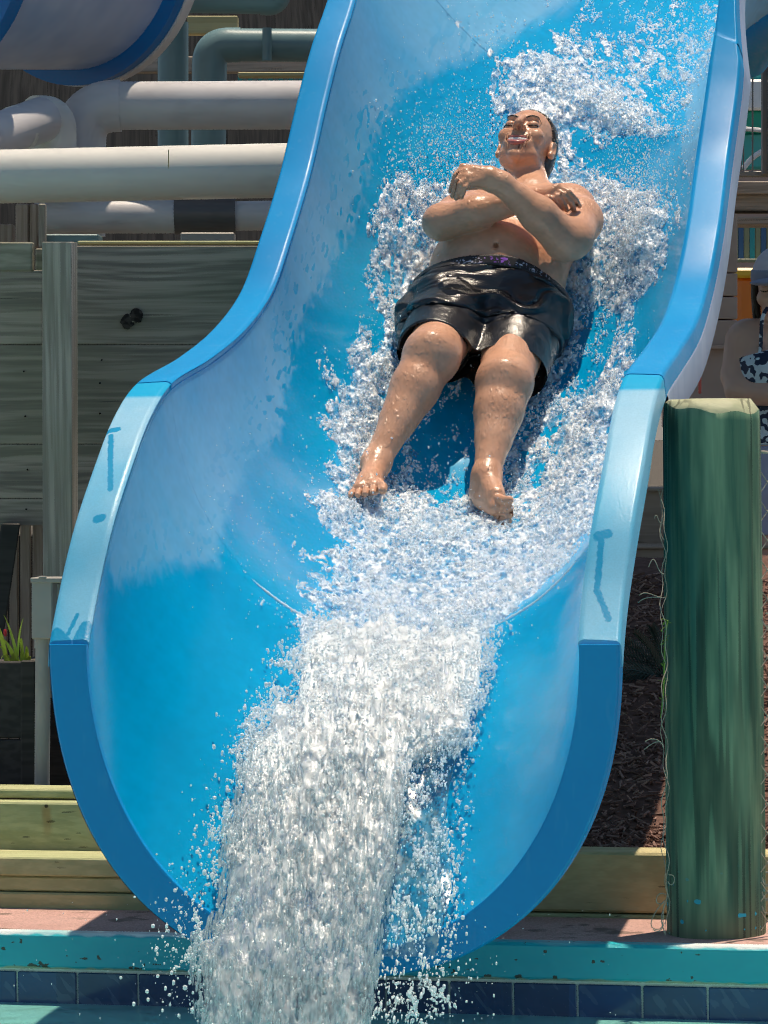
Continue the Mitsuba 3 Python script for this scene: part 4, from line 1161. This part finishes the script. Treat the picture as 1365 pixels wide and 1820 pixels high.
def band_col(p, n, uv):
    q = mi.Vector3f(p.x - float(wb[0]), p.y - float(wb[1]), p.z - float(wb[2]))
    s = dr.dot(q, mi.Vector3f(*[float(x) for x in e2]))
    h = dr.dot(q, mi.Vector3f(*[float(x) for x in e1]))
    m = sm(0.52, 0.58, nz(s * 240, h * 120, 0.3)) * sm(0.45, 0.55, nz(s * 120, 3.0, h * 260)) * sm(-0.026, -0.02, h) * sm(-0.002, -0.006, h)
    c = mix((0.32, 0.10, 0.55), (0.45, 0.42, 0.48), sm(0.02, 0.06, dr.abs(s - 0.005)))
    return mix((0.012, 0.012, 0.014), c, m * sm(0.16, 0.12, dr.abs(s - 0.02)))


principled('mat_waistband', band_col, 0.45)
put(RD + '__swim_shorts__waistband', biggest(SH.mesh(band.astype(np.float32), 2)), 'mat_waistband', 'black waistband with small purple lettering', smooth=True)
# beads of water on the skin
vv, nn = np.asarray(skin_mesh.vertices), np.asarray(skin_mesh.vertex_normals)
ok = np.nonzero((nn[:, 1] < -0.25) & (vv[:, 2] < P(0, 585, 10.9)[2]))[0]
pick = rng.choice(ok, 420)
ok2 = np.nonzero(nn[:, 1] < -0.25)[0]
pick = np.r_[pick, rng.choice(ok2, 160)]
BEAD = trimesh.creation.icosahedron()
br = rng.uniform(.0008, .0017, len(pick))
bv = vv[pick][:, None] + np.asarray(BEAD.vertices)[None] * br[:, None, None] * np.array([1, 1, 1.9])
principled('mat_bead', (0.62, 0.42, 0.33), 0.05, specular=1.0, clearcoat=1.0)
put(RD + '__water_beads', trimesh.Trimesh(bv.reshape(-1, 3), (np.asarray(BEAD.faces)[None] + (np.arange(len(pick)) * 12)[:, None, None]).reshape(-1, 3), process=False), 'mat_bead', kind='stuff', smooth=True)

# ------------------------------------------------------------------ the woman standing behind the post
WM = 'person_001'
say(WM, 'woman in pale cap and floral swim top standing behind the green post', 'person')
WB = Field(P(1395, 700, 12.5), np.eye(3), (-0.32, -0.30, -1.05), (0.36, 0.30, 0.55), 0.0055)
wf = unit([-0.32, -0.93, -0.10]); wu = unit(np.array([-0.05, -0.08, 1.0]) - wf * (wf @ np.array([-0.05, -0.08, 1.0])))
wr = np.cross(wf, wu); wr = wr if wr[0] > 0 else -wr
WHM = np.stack([wr, wu, wf])
whp, wmouth = build_head(WB, 'h', P(1386, 512, 12.5), WHM, 1.0, 0.3)
WB.cone('b', whp(0, -0.05, -0.03), 0.05, P(1392, 610, 12.55), 0.06, 0.03)
WB.cone('b', P(1325, 600, 12.52), 0.062, P(1462, 606, 12.52), 0.062, 0.05)
for u in (1345, 1440):
    WB.cone('b', P(u, 640, 12.52), 0.10, P(u + 4, 760, 12.52), 0.095, 0.05)
    WB.cone('b', P(u, 770, 12.52), 0.11, P(u - 2, 880, 12.50), 0.105, 0.05)
    WB.cone('b', P(u, 880, 12.50), 0.10, P(u + 2, 1060, 12.45), 0.065, 0.03)
    WB.cone('b', P(u + 2, 1060, 12.45), 0.064, P(u + 4, 1230, 12.5), 0.045, 0.02)
for u in (1362, 1428):
    WB.ell('b', P(u, 665, 12.43), np.eye(3), (0.075, 0.065, 0.085), 0.03)
WB.cone('a', P(1318, 606, 12.51), 0.060, P(1308, 668, 12.48), 0.052, 0.03)
WB.cone('a', P(1308, 668, 12.48), 0.050, P(1313, 692, 12.44), 0.048, 0.02)
WB.cone('a', P(1313, 694, 12.44), 0.046, P(1420, 708, 12.30), 0.030, 0.02)
WB.cone('a', P(1468, 610, 12.51), 0.058, P(1480, 690, 12.46), 0.046, 0.03)
WB.cone('a', P(1480, 690, 12.46), 0.045, P(1400, 690, 12.34), 0.028, 0.02)
WB.cone('a', P(1425, 706, 12.29), 0.028, P(1452, 700, 12.28), 0.02, 0.02)
wbody = smin(smin(WB.D['h'], WB.D['b'], 0.01), WB.D['a'], 0.008)
principled('mat_skin_woman', lambda p, n, uv: mix((0.56, 0.33, 0.24), (0.64, 0.40, 0.30), fb(p.x * 12, p.y * 12, p.z * 12)), 0.42, specular=0.4)  # skin tone of the woman, slightly mottled
put(WM + '__body', biggest(WB.mesh(wbody, 3)), 'mat_skin_woman', smooth=True)
face_parts(WB, 'h', whp, wmouth, WM)


def floral(p, n, uv):
    a = fb(p.x * 48, p.y * 48, p.z * 48 + 3, 2)
    d, d2, r = mikit.voronoi(p.x * 45 + 0.5 * nz(p.z * 80, p.x * 80), p.z * 45)
    m = sm(0.50, 0.54, a + 0.22 * (0.5 - d))
    return mix((0.008, 0.022, 0.06), (0.55, 0.66, 0.72), m)


principled('mat_floral', floral, 0.6)
principled('mat_cap', lambda p, n, uv: mix((0.50, 0.46, 0.52), (0.62, 0.57, 0.62), fb(p.x * 60, p.y * 60, p.z * 60)), 0.7)
principled('mat_cap_band', (0.24, 0.26, 0.34), 0.7)
principled('mat_lilac', lambda p, n, uv: mix((0.30, 0.32, 0.45), (0.40, 0.42, 0.52), fb(p.x * 20, p.y * 20, p.z * 20)), 0.7)
Xw = np.stack(np.meshgrid(*WB.ax, indexing='ij'), -1) + WB.o
d = WB.D['b']
zt, zb, zs = P(1395, 628, 12.45)[2], P(1395, 790, 12.45)[2], P(1395, 950, 12.45)[2]
top = np.maximum(np.maximum(d - 0.007, Xw[..., 2] - zt - 0.02 * np.cos((Xw[..., 0] - WB.o[0]) * 14)), zb - Xw[..., 2])
put(WM + '__swim_top', biggest(WB.mesh(top.astype(np.float32), 2)), 'mat_floral', 'navy and white floral swim top', smooth=True)
skirt = np.maximum(np.maximum(d - 0.012, Xw[..., 2] - zb + 0.004), zs - Xw[..., 2])
put(WM + '__skirt', biggest(WB.mesh(skirt.astype(np.float32), 2)), 'mat_lilac', smooth=True)
put(WM + '__neck_strap', tube([P(1361, 548, 12.43), P(1351, 575, 12.40), P(1350, 600, 12.405), P(1347, 632, 12.40)], 0.0065, 8, n=14), 'mat_floral', smooth=True)
CF = Field(P(1386, 512, 12.5), WHM, (-0.14, -0.06, -0.16), (0.14, 0.18, 0.20), 0.005)
CF.ell('c', whp(0, 0.040, -0.015), WHM, (0.096, 0.100, 0.112))
X = np.stack(np.meshgrid(*CF.ax, indexing='ij'), -1)
cap = np.maximum(CF.D['c'], 0.050 - X[..., 1] - 0.02 * (X[..., 2] > 0))
put(WM + '__cap', biggest(CF.mesh(cap.astype(np.float32), 3)), 'mat_cap', smooth=True)
band = np.maximum(CF.D['c'] - 0.004, np.maximum(0.042 - X[..., 1] - 0.02 * (X[..., 2] > 0), X[..., 1] - 0.066))
put(WM + '__cap__band', biggest(CF.mesh(band.astype(np.float32), 2)), 'mat_cap_band', smooth=True)
CF.ell('v', whp(0, 0.030, 0.115), WHM, (0.075, 0.012, 0.075))
put(WM + '__cap__brim', biggest(CF.mesh(CF.D['v'], 2)), 'mat_cap_band', smooth=True)
hs = []
for i in range(70):
    a = rng.uniform(-2.5, 2.5)
    x, z = 0.082 * math.sin(a), -0.02 - 0.085 * math.cos(a)
    if z > 0.02 and abs(x) < 0.07: continue
    l = rng.uniform(0.10, 0.17)
    hs.append(tube([whp(x * 0.98, 0.065, z), whp(x * 1.12, 0.01, z * 1.05), whp(x * 1.10 + rng.normal(0, .008), 0.05 - l, z * 1.0 + rng.normal(0, .01))], np.array([.010, .012, .003]), 7, n=8))
put(WM + '__hair', cat(hs), 'mat_hair', 'dark shoulder length hair', smooth=True)

# ------------------------------------------------------------------ white water
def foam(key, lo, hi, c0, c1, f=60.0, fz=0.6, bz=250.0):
    """Aerated water: part clear, part white bubbles; lower down fewer bubbles stand in for shade."""
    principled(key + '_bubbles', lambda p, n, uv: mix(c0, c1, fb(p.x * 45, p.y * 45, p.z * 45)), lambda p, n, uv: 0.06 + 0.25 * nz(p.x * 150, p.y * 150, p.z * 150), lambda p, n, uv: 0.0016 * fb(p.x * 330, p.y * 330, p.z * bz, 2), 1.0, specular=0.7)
    scene[key] = {'type': 'blendbsdf', 'weight': mikit.proc(lambda p, n, uv: (lo + (hi - lo) * sm(0.30, 0.70, fb(p.x * f, p.y * f, p.z * f * fz, 3))) * (0.45 + 0.55 * sm(0.05, 0.55, p.z))), 'a': {'type': 'thindielectric', 'int_ior': 1.33}, 'b': scene.pop(key + '_bubbles')}  # whiteness falls off downwards, putting shade into the lower water
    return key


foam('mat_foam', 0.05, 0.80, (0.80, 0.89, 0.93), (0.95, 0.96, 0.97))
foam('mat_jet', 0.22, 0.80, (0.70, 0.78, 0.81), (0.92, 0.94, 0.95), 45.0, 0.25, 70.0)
principled('mat_drop_white', (0.92, 0.95, 0.96), 0.06, specular=0.8)
scene['mat_drop'] = {'type': 'blendbsdf', 'weight': 0.75, 'a': {'type': 'thindielectric', 'int_ior': 1.33}, 'b': scene.pop('mat_drop_white')}
scene['mat_shade_drop'] = {'type': 'blendbsdf', 'weight': 0.34, 'a': {'type': 'thindielectric', 'int_ior': 1.33}, 'b': {'type': 'twosided', 'bsdf': {'type': 'principled', 'base_color': {'type': 'rgb', 'value': [0.50, 0.62, 0.66]}, 'roughness': 0.15, 'specular': 0.7}}}  # greyed copy of the drops, shade of the lower jet in its colour
kk = np.linspace(0, 16, 800)
cl = slide(kk, 0 * kk)
SS = np.r_[0, np.cumsum(np.linalg.norm(np.diff(cl, axis=0), axis=1))]
k_of, s_of = (lambda s: np.interp(s, SS, kk)), (lambda k: np.interp(k, kk, SS))
HALF = 0.86                                     # metres across per unit of t
FL = np.array([(0.3, 0.02), (1.0, -0.08), (1.6, -0.24), (2.0, -0.37), (2.3, -0.36), (2.7, -0.30), (3.2, -0.33), (4.0, -0.40), (4.6, -0.55), (5.3, -0.60), (5.9, -0.53), (6.3, -0.50), (7.0, -0.56), (7.5, -0.62), (8.0, -0.56), (8.5, -0.48), (9.0, -0.44), (9.9, -0.38), (10.8, -0.27), (11.6, -0.27)])
FRR = np.array([(0.3, 0.34), (1.0, 0.30), (2.0, 0.31), (2.13, 0.07), (2.7, 0.03), (3.2, 0.22), (3.6, 0.30), (4.6, 0.50), (5.0, 0.52), (5.8, 0.43), (6.4, 0.36), (7.2, 0.37), (8.2, 0.42), (9.2, 0.47), (9.85, 0.47), (10.4, 0.40), (10.95, 0.23), (11.6, 0.23)])


def bump2(k, t, k0, t0, rk, rt):
    return np.exp(-((k - k0) / rk) ** 2 - ((t - t0) / rt) ** 2)


def height(S, Tt, seed=3):
    """Depth of the white water at S metres along and Tt across the chute, and how far inside its edge that is."""
    K = k_of(S)
    q = np.stack([S * 9, Tt * HALF * 14, 0 * S], -1)
    wob = (fbm(q, 3, seed) - 0.5)
    m = np.minimum(Tt - np.interp(K, FL[:, 0], FL[:, 1]), np.interp(K, FRR[:, 0], FRR[:, 1]) - Tt) + 0.34 * wob
    H = np.clip(m / 0.12, -1.5, 1.0) * 0.010 - 0.007
    H += 0.026 * bump2(K, Tt, 5.0, -0.50, 0.75, 0.11) + 0.044 * bump2(K, Tt, 4.9, 0.42, 0.7, 0.12) + 0.030 * bump2(K, Tt, 4.3, 0.18, 1.0, 0.22) + 0.02 * bump2(K, Tt, 4.3, -0.25, 0.8, 0.15)
    H += 0.040 * bump2(K, Tt, 7.0, -0.52, 0.6, 0.07) + 0.03 * bump2(K, Tt, 8.2, -0.48, 0.7, 0.06) + 0.030 * bump2(K, Tt, 7.6, 0.30, 1.2, 0.10)
    H += 0.035 * bump2(K, Tt, 8.9, -0.12, 0.6, 0.22) + 0.02 * bump2(K, Tt, 10.6, 0.0, 0.8, 0.3) + 0.032 * bump2(K, Tt, 1.90, 0.0, 0.16, 0.36) + 0.006 * bump2(K, Tt, 1.4, 0.1, 0.5, 0.3) + 0.022 * bump2(K, Tt, 2.3, -0.2, 0.25, 0.14)
    H = np.where(H > 0, H * np.clip(m / 0.11, 0, 1) ** 0.8, H)
    H -= 0.05 * bump2(K, Tt, 7.3, -0.15, 0.55, 0.10) + 0.05 * bump2(K, Tt, 6.4, 0.24, 0.45, 0.06) + 0.03 * bump2(K, Tt, 3.0, 0.25, 0.35, 0.15) + 0.012 * bump2(K, Tt, 1.1, 0.1, 0.7, 0.3) + 0.02 * bump2(K, Tt, 3.0, -0.28, 0.4, 0.10)
    return H, m


def bed_foam(k0, k1, ds=0.0038, top=0.13, seed=3):
    s = np.arange(s_of(k0), s_of(k1), ds)
    x = np.arange(-0.72, 0.60, ds / HALF * 1.0)
    h = np.arange(-0.012, top, 0.0045)
    S, Tt = np.meshgrid(s, x, indexing='ij')
    K = k_of(S)
    H, m = height(S, Tt, seed)
    Z = h[None, None, :]
    pts = np.stack(np.broadcast_arrays(S[..., None], (Tt * HALF)[..., None], Z), -1).astype(np.float32)
    big = fbm(pts * np.array([19, 46, 34]), 2, seed + 1) - 0.5
    fine = fbm(pts * np.array([88, 175, 140]), 2, seed + 5) - 0.5
    amp = 0.026 + 0.9 * np.clip(H, 0, 0.1)
    F = Z - H[..., None] - amp[..., None] * (0.9 * big + 1.0 * fine)
    F = np.maximum(F, -m[..., None] * 0.2 - 0.006).astype(np.float32)
    F[:, :, 0] = np.minimum(F[:, :, 0], 1)
    g = nets(F, s, x, h)
    v = np.asarray(g.vertices)
    return trimesh.Trimesh(slide_in(k_of(v[:, 0]), v[:, 1], v[:, 2]), g.faces[:, ::-1], process=False)


def slide_in(k, t, h):
    """Chute points lifted h metres off the surface along its normal."""
    e = 1e-3
    p = slide(k, t)
    n = np.cross(slide(k + e, t) - p, slide(k, t + e) - p)
    n /= np.linalg.norm(n, axis=1, keepdims=True)
    up = (fL(k) + fR(k)) / 2 - p
    n *= np.sign((n * up).sum(1))[:, None]
    return p + n * np.asarray(h)[:, None]


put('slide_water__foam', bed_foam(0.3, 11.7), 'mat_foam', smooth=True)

# the jet that leaves the chute and falls past its mouth
ROWS = np.array([(1085, 585, 865, 9.22), (1110, 560, 880, 9.18), (1150, 515, 872, 9.08), (1220, 490, 850, 8.95), (1300, 455, 820, 8.82), (1400, 430, 800, 8.68), (1500, 395, 800, 8.55), (1600, 362, 795, 8.43), (1680, 345, 785, 8.34), (1760, 360, 765, 8.27), (1850, 372, 740, 8.22)], float)
rl = PchipInterpolator(ROWS[:, 0], ROWS[:, 1]); rr_ = PchipInterpolator(ROWS[:, 0], ROWS[:, 2]); rd = PchipInterpolator(ROWS[:, 0], ROWS[:, 3])


def PV(u, v, d):
    a, b = u - 682.5, v - 910
    return np.stack([(a - ROLL * b) * d / FOC, d - 9, EYE_Z - (b + ROLL * a + 910 - HOR) * d / FOC], -1)


def column(step=3.0, seed=11):
    vv = np.arange(1086, 1850, step)
    b = np.arange(-1.25, 1.2501, step / 190)
    c = np.arange(-0.10, 0.13, 0.0042)
    A, B = np.meshgrid(vv, b, indexing='ij')
    half, mid = (rr_(A) - rl(A)) / 2, (rr_(A) + rl(A)) / 2
    U = mid + B * half
    X, Y = U / 800.0, A / 800.0                   # about metres
    prog = np.clip((A - 1090) / 250, 0, 1)
    wob = fbm(np.stack([X * 9, Y * 5, 0 * X], -1), 3, seed) - 0.5
    thick = 0.016 + 0.040 * prog
    edge = (1 - np.abs(B)) * half / 800.0 - 0.012 + 0.12 * wob + 0.04 * (fbm(np.stack([X * 40, Y * 26, 0 * X], -1), 2, 15) - 0.5)
    # the right hand lower part is thinner and breaks into strings
    thin = np.clip((U - (690 - 0.15 * (A - 1400))) / 60, 0, 1) * np.clip((A - 1290) / 110, 0, 1)
    R = np.minimum(thick * np.sqrt(np.clip(edge / 0.06, 0, 1)), 0.09) - 0.004 - np.where(edge < 0, 0.03, 0) - 0.14 * thin
    C = c[None, None, :]
    pts = np.stack(np.broadcast_arrays(X[..., None], Y[..., None], C), -1).astype(np.float32)
    big = fbm(pts * np.array([22, 9, 20]), 2, seed + 1) - 0.5
    fine = fbm(pts * np.array([110, 30, 110]), 2, seed + 4) - 0.5
    amp = 0.045 + 0.03 * prog[..., None]
    F = np.abs(C - 0.02) - R[..., None] - amp * big - 0.050 * fine
    F = (F + np.clip((1150 - A) / 64, 0, 1)[..., None] * 0.05 * (0.3 + 2.2 * (fbm(np.stack([X * 14, Y * 14, 0 * X], -1), 3, 4) - 0.35))[..., None]).astype(np.float32)
    F[:, 0] = F[:, -1] = 1; F[:, :, 0] = 1; F[:, :, -1] = 1; F[0] = 1
    g = nets(F, vv, b, c)
    v = np.asarray(g.vertices)
    a, bb, cc = v.T
    u = (rr_(a) + rl(a)) / 2 + bb * (rr_(a) - rl(a)) / 2
    return trimesh.Trimesh(PV(u, a, rd(a) - cc), g.faces, process=False)


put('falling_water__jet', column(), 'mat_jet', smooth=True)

ICO = trimesh.creation.icosahedron()
ICO1 = trimesh.creation.icosphere(1)


def drops(pos, rad, stretch=None, mesh=ICO):
    n = len(pos)
    V, Fc = np.asarray(mesh.vertices), np.asarray(mesh.faces)
    sc = np.ones((n, 1, 3)) if stretch is None else stretch[:, None, :]
    v = pos[:, None] + V[None] * rad[:, None, None] * sc
    return trimesh.Trimesh(v.reshape(-1, 3), (Fc[None] + (np.arange(n) * len(V))[:, None, None]).reshape(-1, 3), process=False)


def spray(n, k0, t0, rk, rt, hmax, r0, r1):
    k, t = rng.normal(k0, rk, n), rng.normal(t0, rt, n)
    k = np.clip(k, 0.3, 15.5)
    return slide_in(k, t, 0.004 + hmax * rng.random(n) ** 2), r0 + (r1 - r0) * rng.random(n) ** 3


FLOW = unit([-0.10, -0.45, -0.89])


def streaks(pos, rad, st, f=None, mesh=ICO):
    """Drops stretched by st along the flow."""
    n = len(pos)
    f = np.broadcast_to(FLOW if f is None else f, (n, 3))
    V, Fc = np.asarray(mesh.vertices), np.asarray(mesh.faces)
    A = rng.normal(size=(n, 1, 3)) * 0.22
    v = V[None] * (1 + A)
    v = v + (v @ f[:, :, None]) * f[:, None] * (st - 1)[:, None, None]
    v = pos[:, None] + v * rad[:, None, None]
    return trimesh.Trimesh(v.reshape(-1, 3), (Fc[None] + (np.arange(n) * len(V))[:, None, None]).reshape(-1, 3), process=False)


# froth on the chute
n = 190000
s, t = rng.uniform(s_of(0.4), s_of(11.7), n), rng.uniform(-0.70, 0.58, n)
H, m = height(s, t)
q = np.stack([s, t * HALF, 0 * s], -1)
cl_ = fbm(q * [15, 40, 1], 3, 21) + 0.55 * (fbm(q * [48, 120, 1], 2, 33) - 0.5)
ok = (m > -0.03) & (cl_ > 0.58 - np.clip(H, -0.02, 0.05) * 2.5)
s, t, H = s[ok], t[ok], H[ok]
hh = np.clip(H, 0, 1) * rng.uniform(0.2, 1.25, len(s)) + rng.uniform(0, 0.012, len(s))
froth_p, froth_r = slide_in(k_of(s), t, hh), 0.0009 + 0.0026 * rng.random(len(s)) ** 2.2
put('slide_water__froth', streaks(froth_p, froth_r, rng.uniform(0.8, 1.8, len(froth_r))), 'mat_drop', smooth=True)

# froth of the jet
n = 230000
v, bq, cq = rng.uniform(1078, 1830, n), rng.uniform(-1.25, 1.2, n), rng.normal(0.02, 0.045, n)
half, mid = (rr_(v) - rl(v)) / 2, (rr_(v) + rl(v)) / 2
u = mid + bq * half
X, Y = u / 800, v / 800
edge = (1 - np.abs(bq)) * half / 800 + 0.035 * (fbm(np.stack([X * 40, Y * 26, 0 * X], -1), 2, 15) - 0.5) + 0.12 * (fbm(np.stack([X * 9, Y * 5, 0 * X], -1), 3, 11) - 0.5)
thin = np.clip((u - (690 - 0.15 * (v - 1400))) / 60, 0, 1) * np.clip((v - 1290) / 110, 0, 1)
pq = np.stack([X, Y, cq], -1)
cl_ = fbm(pq * [24, 13, 24], 3, 41) + 0.6 * (fbm(pq * [80, 42, 80], 2, 43) - 0.5)
web = 1 - np.abs(vnoise(pq * [22, 15, 8] + 0.8 * vnoise(pq * [50, 40, 20], 3)[:, None], 77) - 0.5) * 2
ok = (edge > -0.012) & np.where(thin > 0.5, web > 0.885, cl_ > 0.50) & (rng.random(n) < np.clip(1.15 - 0.45 * (v - 1300) / 500, 0.5, 1) * np.clip((v - 1075) / 90, 0, 1) * np.clip(0.62 - 0.3 * (v - 1250) / 300, 0.30, 0.62))
v, u, cq, thin, edge = v[ok], u[ok], cq[ok], thin[ok], edge[ok]
r = 0.0009 + 0.0026 * rng.random(len(v)) ** 2.4
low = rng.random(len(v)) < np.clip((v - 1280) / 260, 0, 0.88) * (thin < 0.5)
pj = PV(u, v, rd(v) - cq)
st = rng.uniform(1.0, 1.6, len(v)) + 1.2 * np.clip((v - 1200) / 400, 0, 1) * rng.random(len(v))
put('falling_water__froth', streaks(pj[~low], r[~low], st[~low]), 'mat_drop', smooth=True)
put('falling_water__mist', streaks(pj[low], r[low] * 0.95, 2.0 + st[low] * rng.uniform(0.8, 2.4, low.sum())), 'mat_shade_drop', smooth=True)

# thin clear sheet on the right of the jet
vv_ = np.linspace(1290, 1700, 70); bb_ = np.linspace(0, 1, 40)
A, B = np.meshgrid(vv_, bb_, indexing='ij')
U = 640 + (rr_(A) - 4 - 640) * B - 20 * (1 - B) + 6 * np.sin(A / 37 + 3 * B)
rip = 0.018 * (fbm(np.stack([U / 60, A / 90, 0 * U], -1), 3, 5) - 0.5)
scene['mat_sheet'] = {'type': 'blendbsdf', 'weight': mikit.proc(lambda p, n, uv: 0.10 + 0.35 * sm(0.4, 0.75, fb(p.x * 30, p.y * 30, p.z * 16, 3))), 'a': {'type': 'thindielectric', 'int_ior': 1.33}, 'b': {'type': 'twosided', 'bsdf': {'type': 'principled', 'base_color': {'type': 'rgb', 'value': [0.22, 0.36, 0.36]}, 'roughness': 0.15}}}
put('falling_water__clear_sheet', trimesh.Trimesh(*grid(PV(U, A, rd(A) + 0.02 + rip)), process=False), 'mat_sheet', smooth=True)

pos, rad = [], []
for a in ((1700, 3.5, -0.38, 0.55, 0.09, 0.10, .0010, .0028), (900, 4.4, -0.52, 0.5, 0.09, 0.12, .0012, .0038), (1700, 3.6, 0.26, 0.6, 0.12, 0.12, .0010, .0030), (1100, 4.8, 0.42, 0.5, 0.10, 0.15, .0012, .0040),
          (500, 7.2, -0.52, 0.8, 0.06, 0.10, .0012, .0035), (900, 8.2, -0.15, 1.0, 0.22, 0.16, .0010, .0030), (500, 7.4, 0.33, 1.2, 0.08, 0.10, .0012, .0030), (260, 2.9, -0.3, 0.7, 0.2, 0.05, .0009, .0020),
          (700, 9.8, 0.05, 0.8, 0.28, 0.06, .0012, .0030), (120, 10.6, -0.55, 0.8, 0.12, 0.03, .0009, .0020), (900, 1.6, 0.05, 0.5, 0.16, 0.02, .0012, .0032), (1500, 1.92, 0.0, 0.10, 0.22, 0.03, .0012, .0034), (700, 0.8, 0.28, 0.5, 0.08, 0.02, .0012, .0036), (160, 6.4, -0.25, 0.5, 0.18, 0.2, .0010, .0022), (900, 11.3, -0.02, 0.25, 0.17, 0.05, .0012, .0034)):
    p, r = spray(*a)
    pos.append(p); rad.append(r)
n = 1500
v = rng.uniform(1100, 1815, n)
side = rng.random(n) < 0.55
off = np.abs(rng.normal(0, 28, n))
u = np.where(side, rl(v) - off * (0.6 + (v - 1100) / 500), rr_(v) + off * 0.7)
pos.append(PV(u, v, rd(v) - rng.normal(0, 0.04, n))); rad.append(0.0010 + 0.0042 * rng.random(n) ** 3)
for cu, cv, m_, sp in ((455, 1310, 70, 16), (425, 1330, 40, 12), (400, 1450, 90, 20), (372, 1475, 40, 12), (415, 1500, 70, 18), (380, 1560, 60, 20), (350, 1655, 90, 18), (340, 1690, 60, 16), (395, 1640, 80, 22), (445, 1270, 60, 14), (500, 1180, 80, 14), (800, 1300, 60, 14), (820, 1230, 70, 14), (770, 1760, 90, 22), (735, 1790, 70, 20), (690, 380, 60, 14)):
    if cv < 1000: continue
    a_ = rng.uniform(0, 6.28)
    tq = rng.normal(0, 1, m_)
    pos.append(PV(cu + tq * sp * math.cos(a_) + rng.normal(0, 3.5, m_), cv + tq * sp * math.sin(a_) + rng.normal(0, 3.5, m_), float(rd(cv)) - 0.03 + rng.normal(0, .02, m_)))
    rad.append(0.0012 + 0.0038 * rng.random(m_) ** 2)
n = 260
u, v = rng.uniform(330, 880, n), rng.uniform(1690, 1815, n)
pos.append(PV(u, v, 8.3 + rng.uniform(-.1, .1, n))); rad.append(0.001 + 0.0025 * rng.random(n) ** 2)
n = 60
u, v = rng.uniform(20, 1100, n), rng.uniform(1600, 1815, n)
pos.append(PV(u, v, 8.35 + rng.uniform(-.2, .2, n))); rad.append(0.0008 + 0.0012 * rng.random(n) ** 2)
pos, rad = np.vstack(pos), np.concatenate(rad)
st = np.stack([rng.uniform(.7, 1.1, len(rad)), rng.uniform(.7, 1.2, len(rad)), rng.uniform(.8, 1.8, len(rad))], -1)
put('splash_drops', drops(pos, rad, st), 'mat_drop', 'bright drops of spray thrown up round the rider and jet', 'spray', kind='stuff', smooth=True)
say('slide_water', 'white foaming water rushing down the chute round the rider', 'water', kind='stuff')
say('falling_water', 'white jet of water falling from the slide mouth into the pool', 'water', kind='stuff')


for t0, t1 in ((-0.47, -0.25), (0.22, 0.53)):
    tt = np.linspace(t0, t1, 60)
    rr2 = 0.0030 * np.clip(np.minimum(tt - t0, t1 - tt) / 0.05, 0.15, 1) * (0.75 + 0.6 * rng.random(60))
    put('slide_water__seam_ripple', tube(slide_in(JOIN + 0.06 + 0 * tt, tt, 0.002 + 0 * tt), rr2, 8), 'mat_drop', smooth=True)
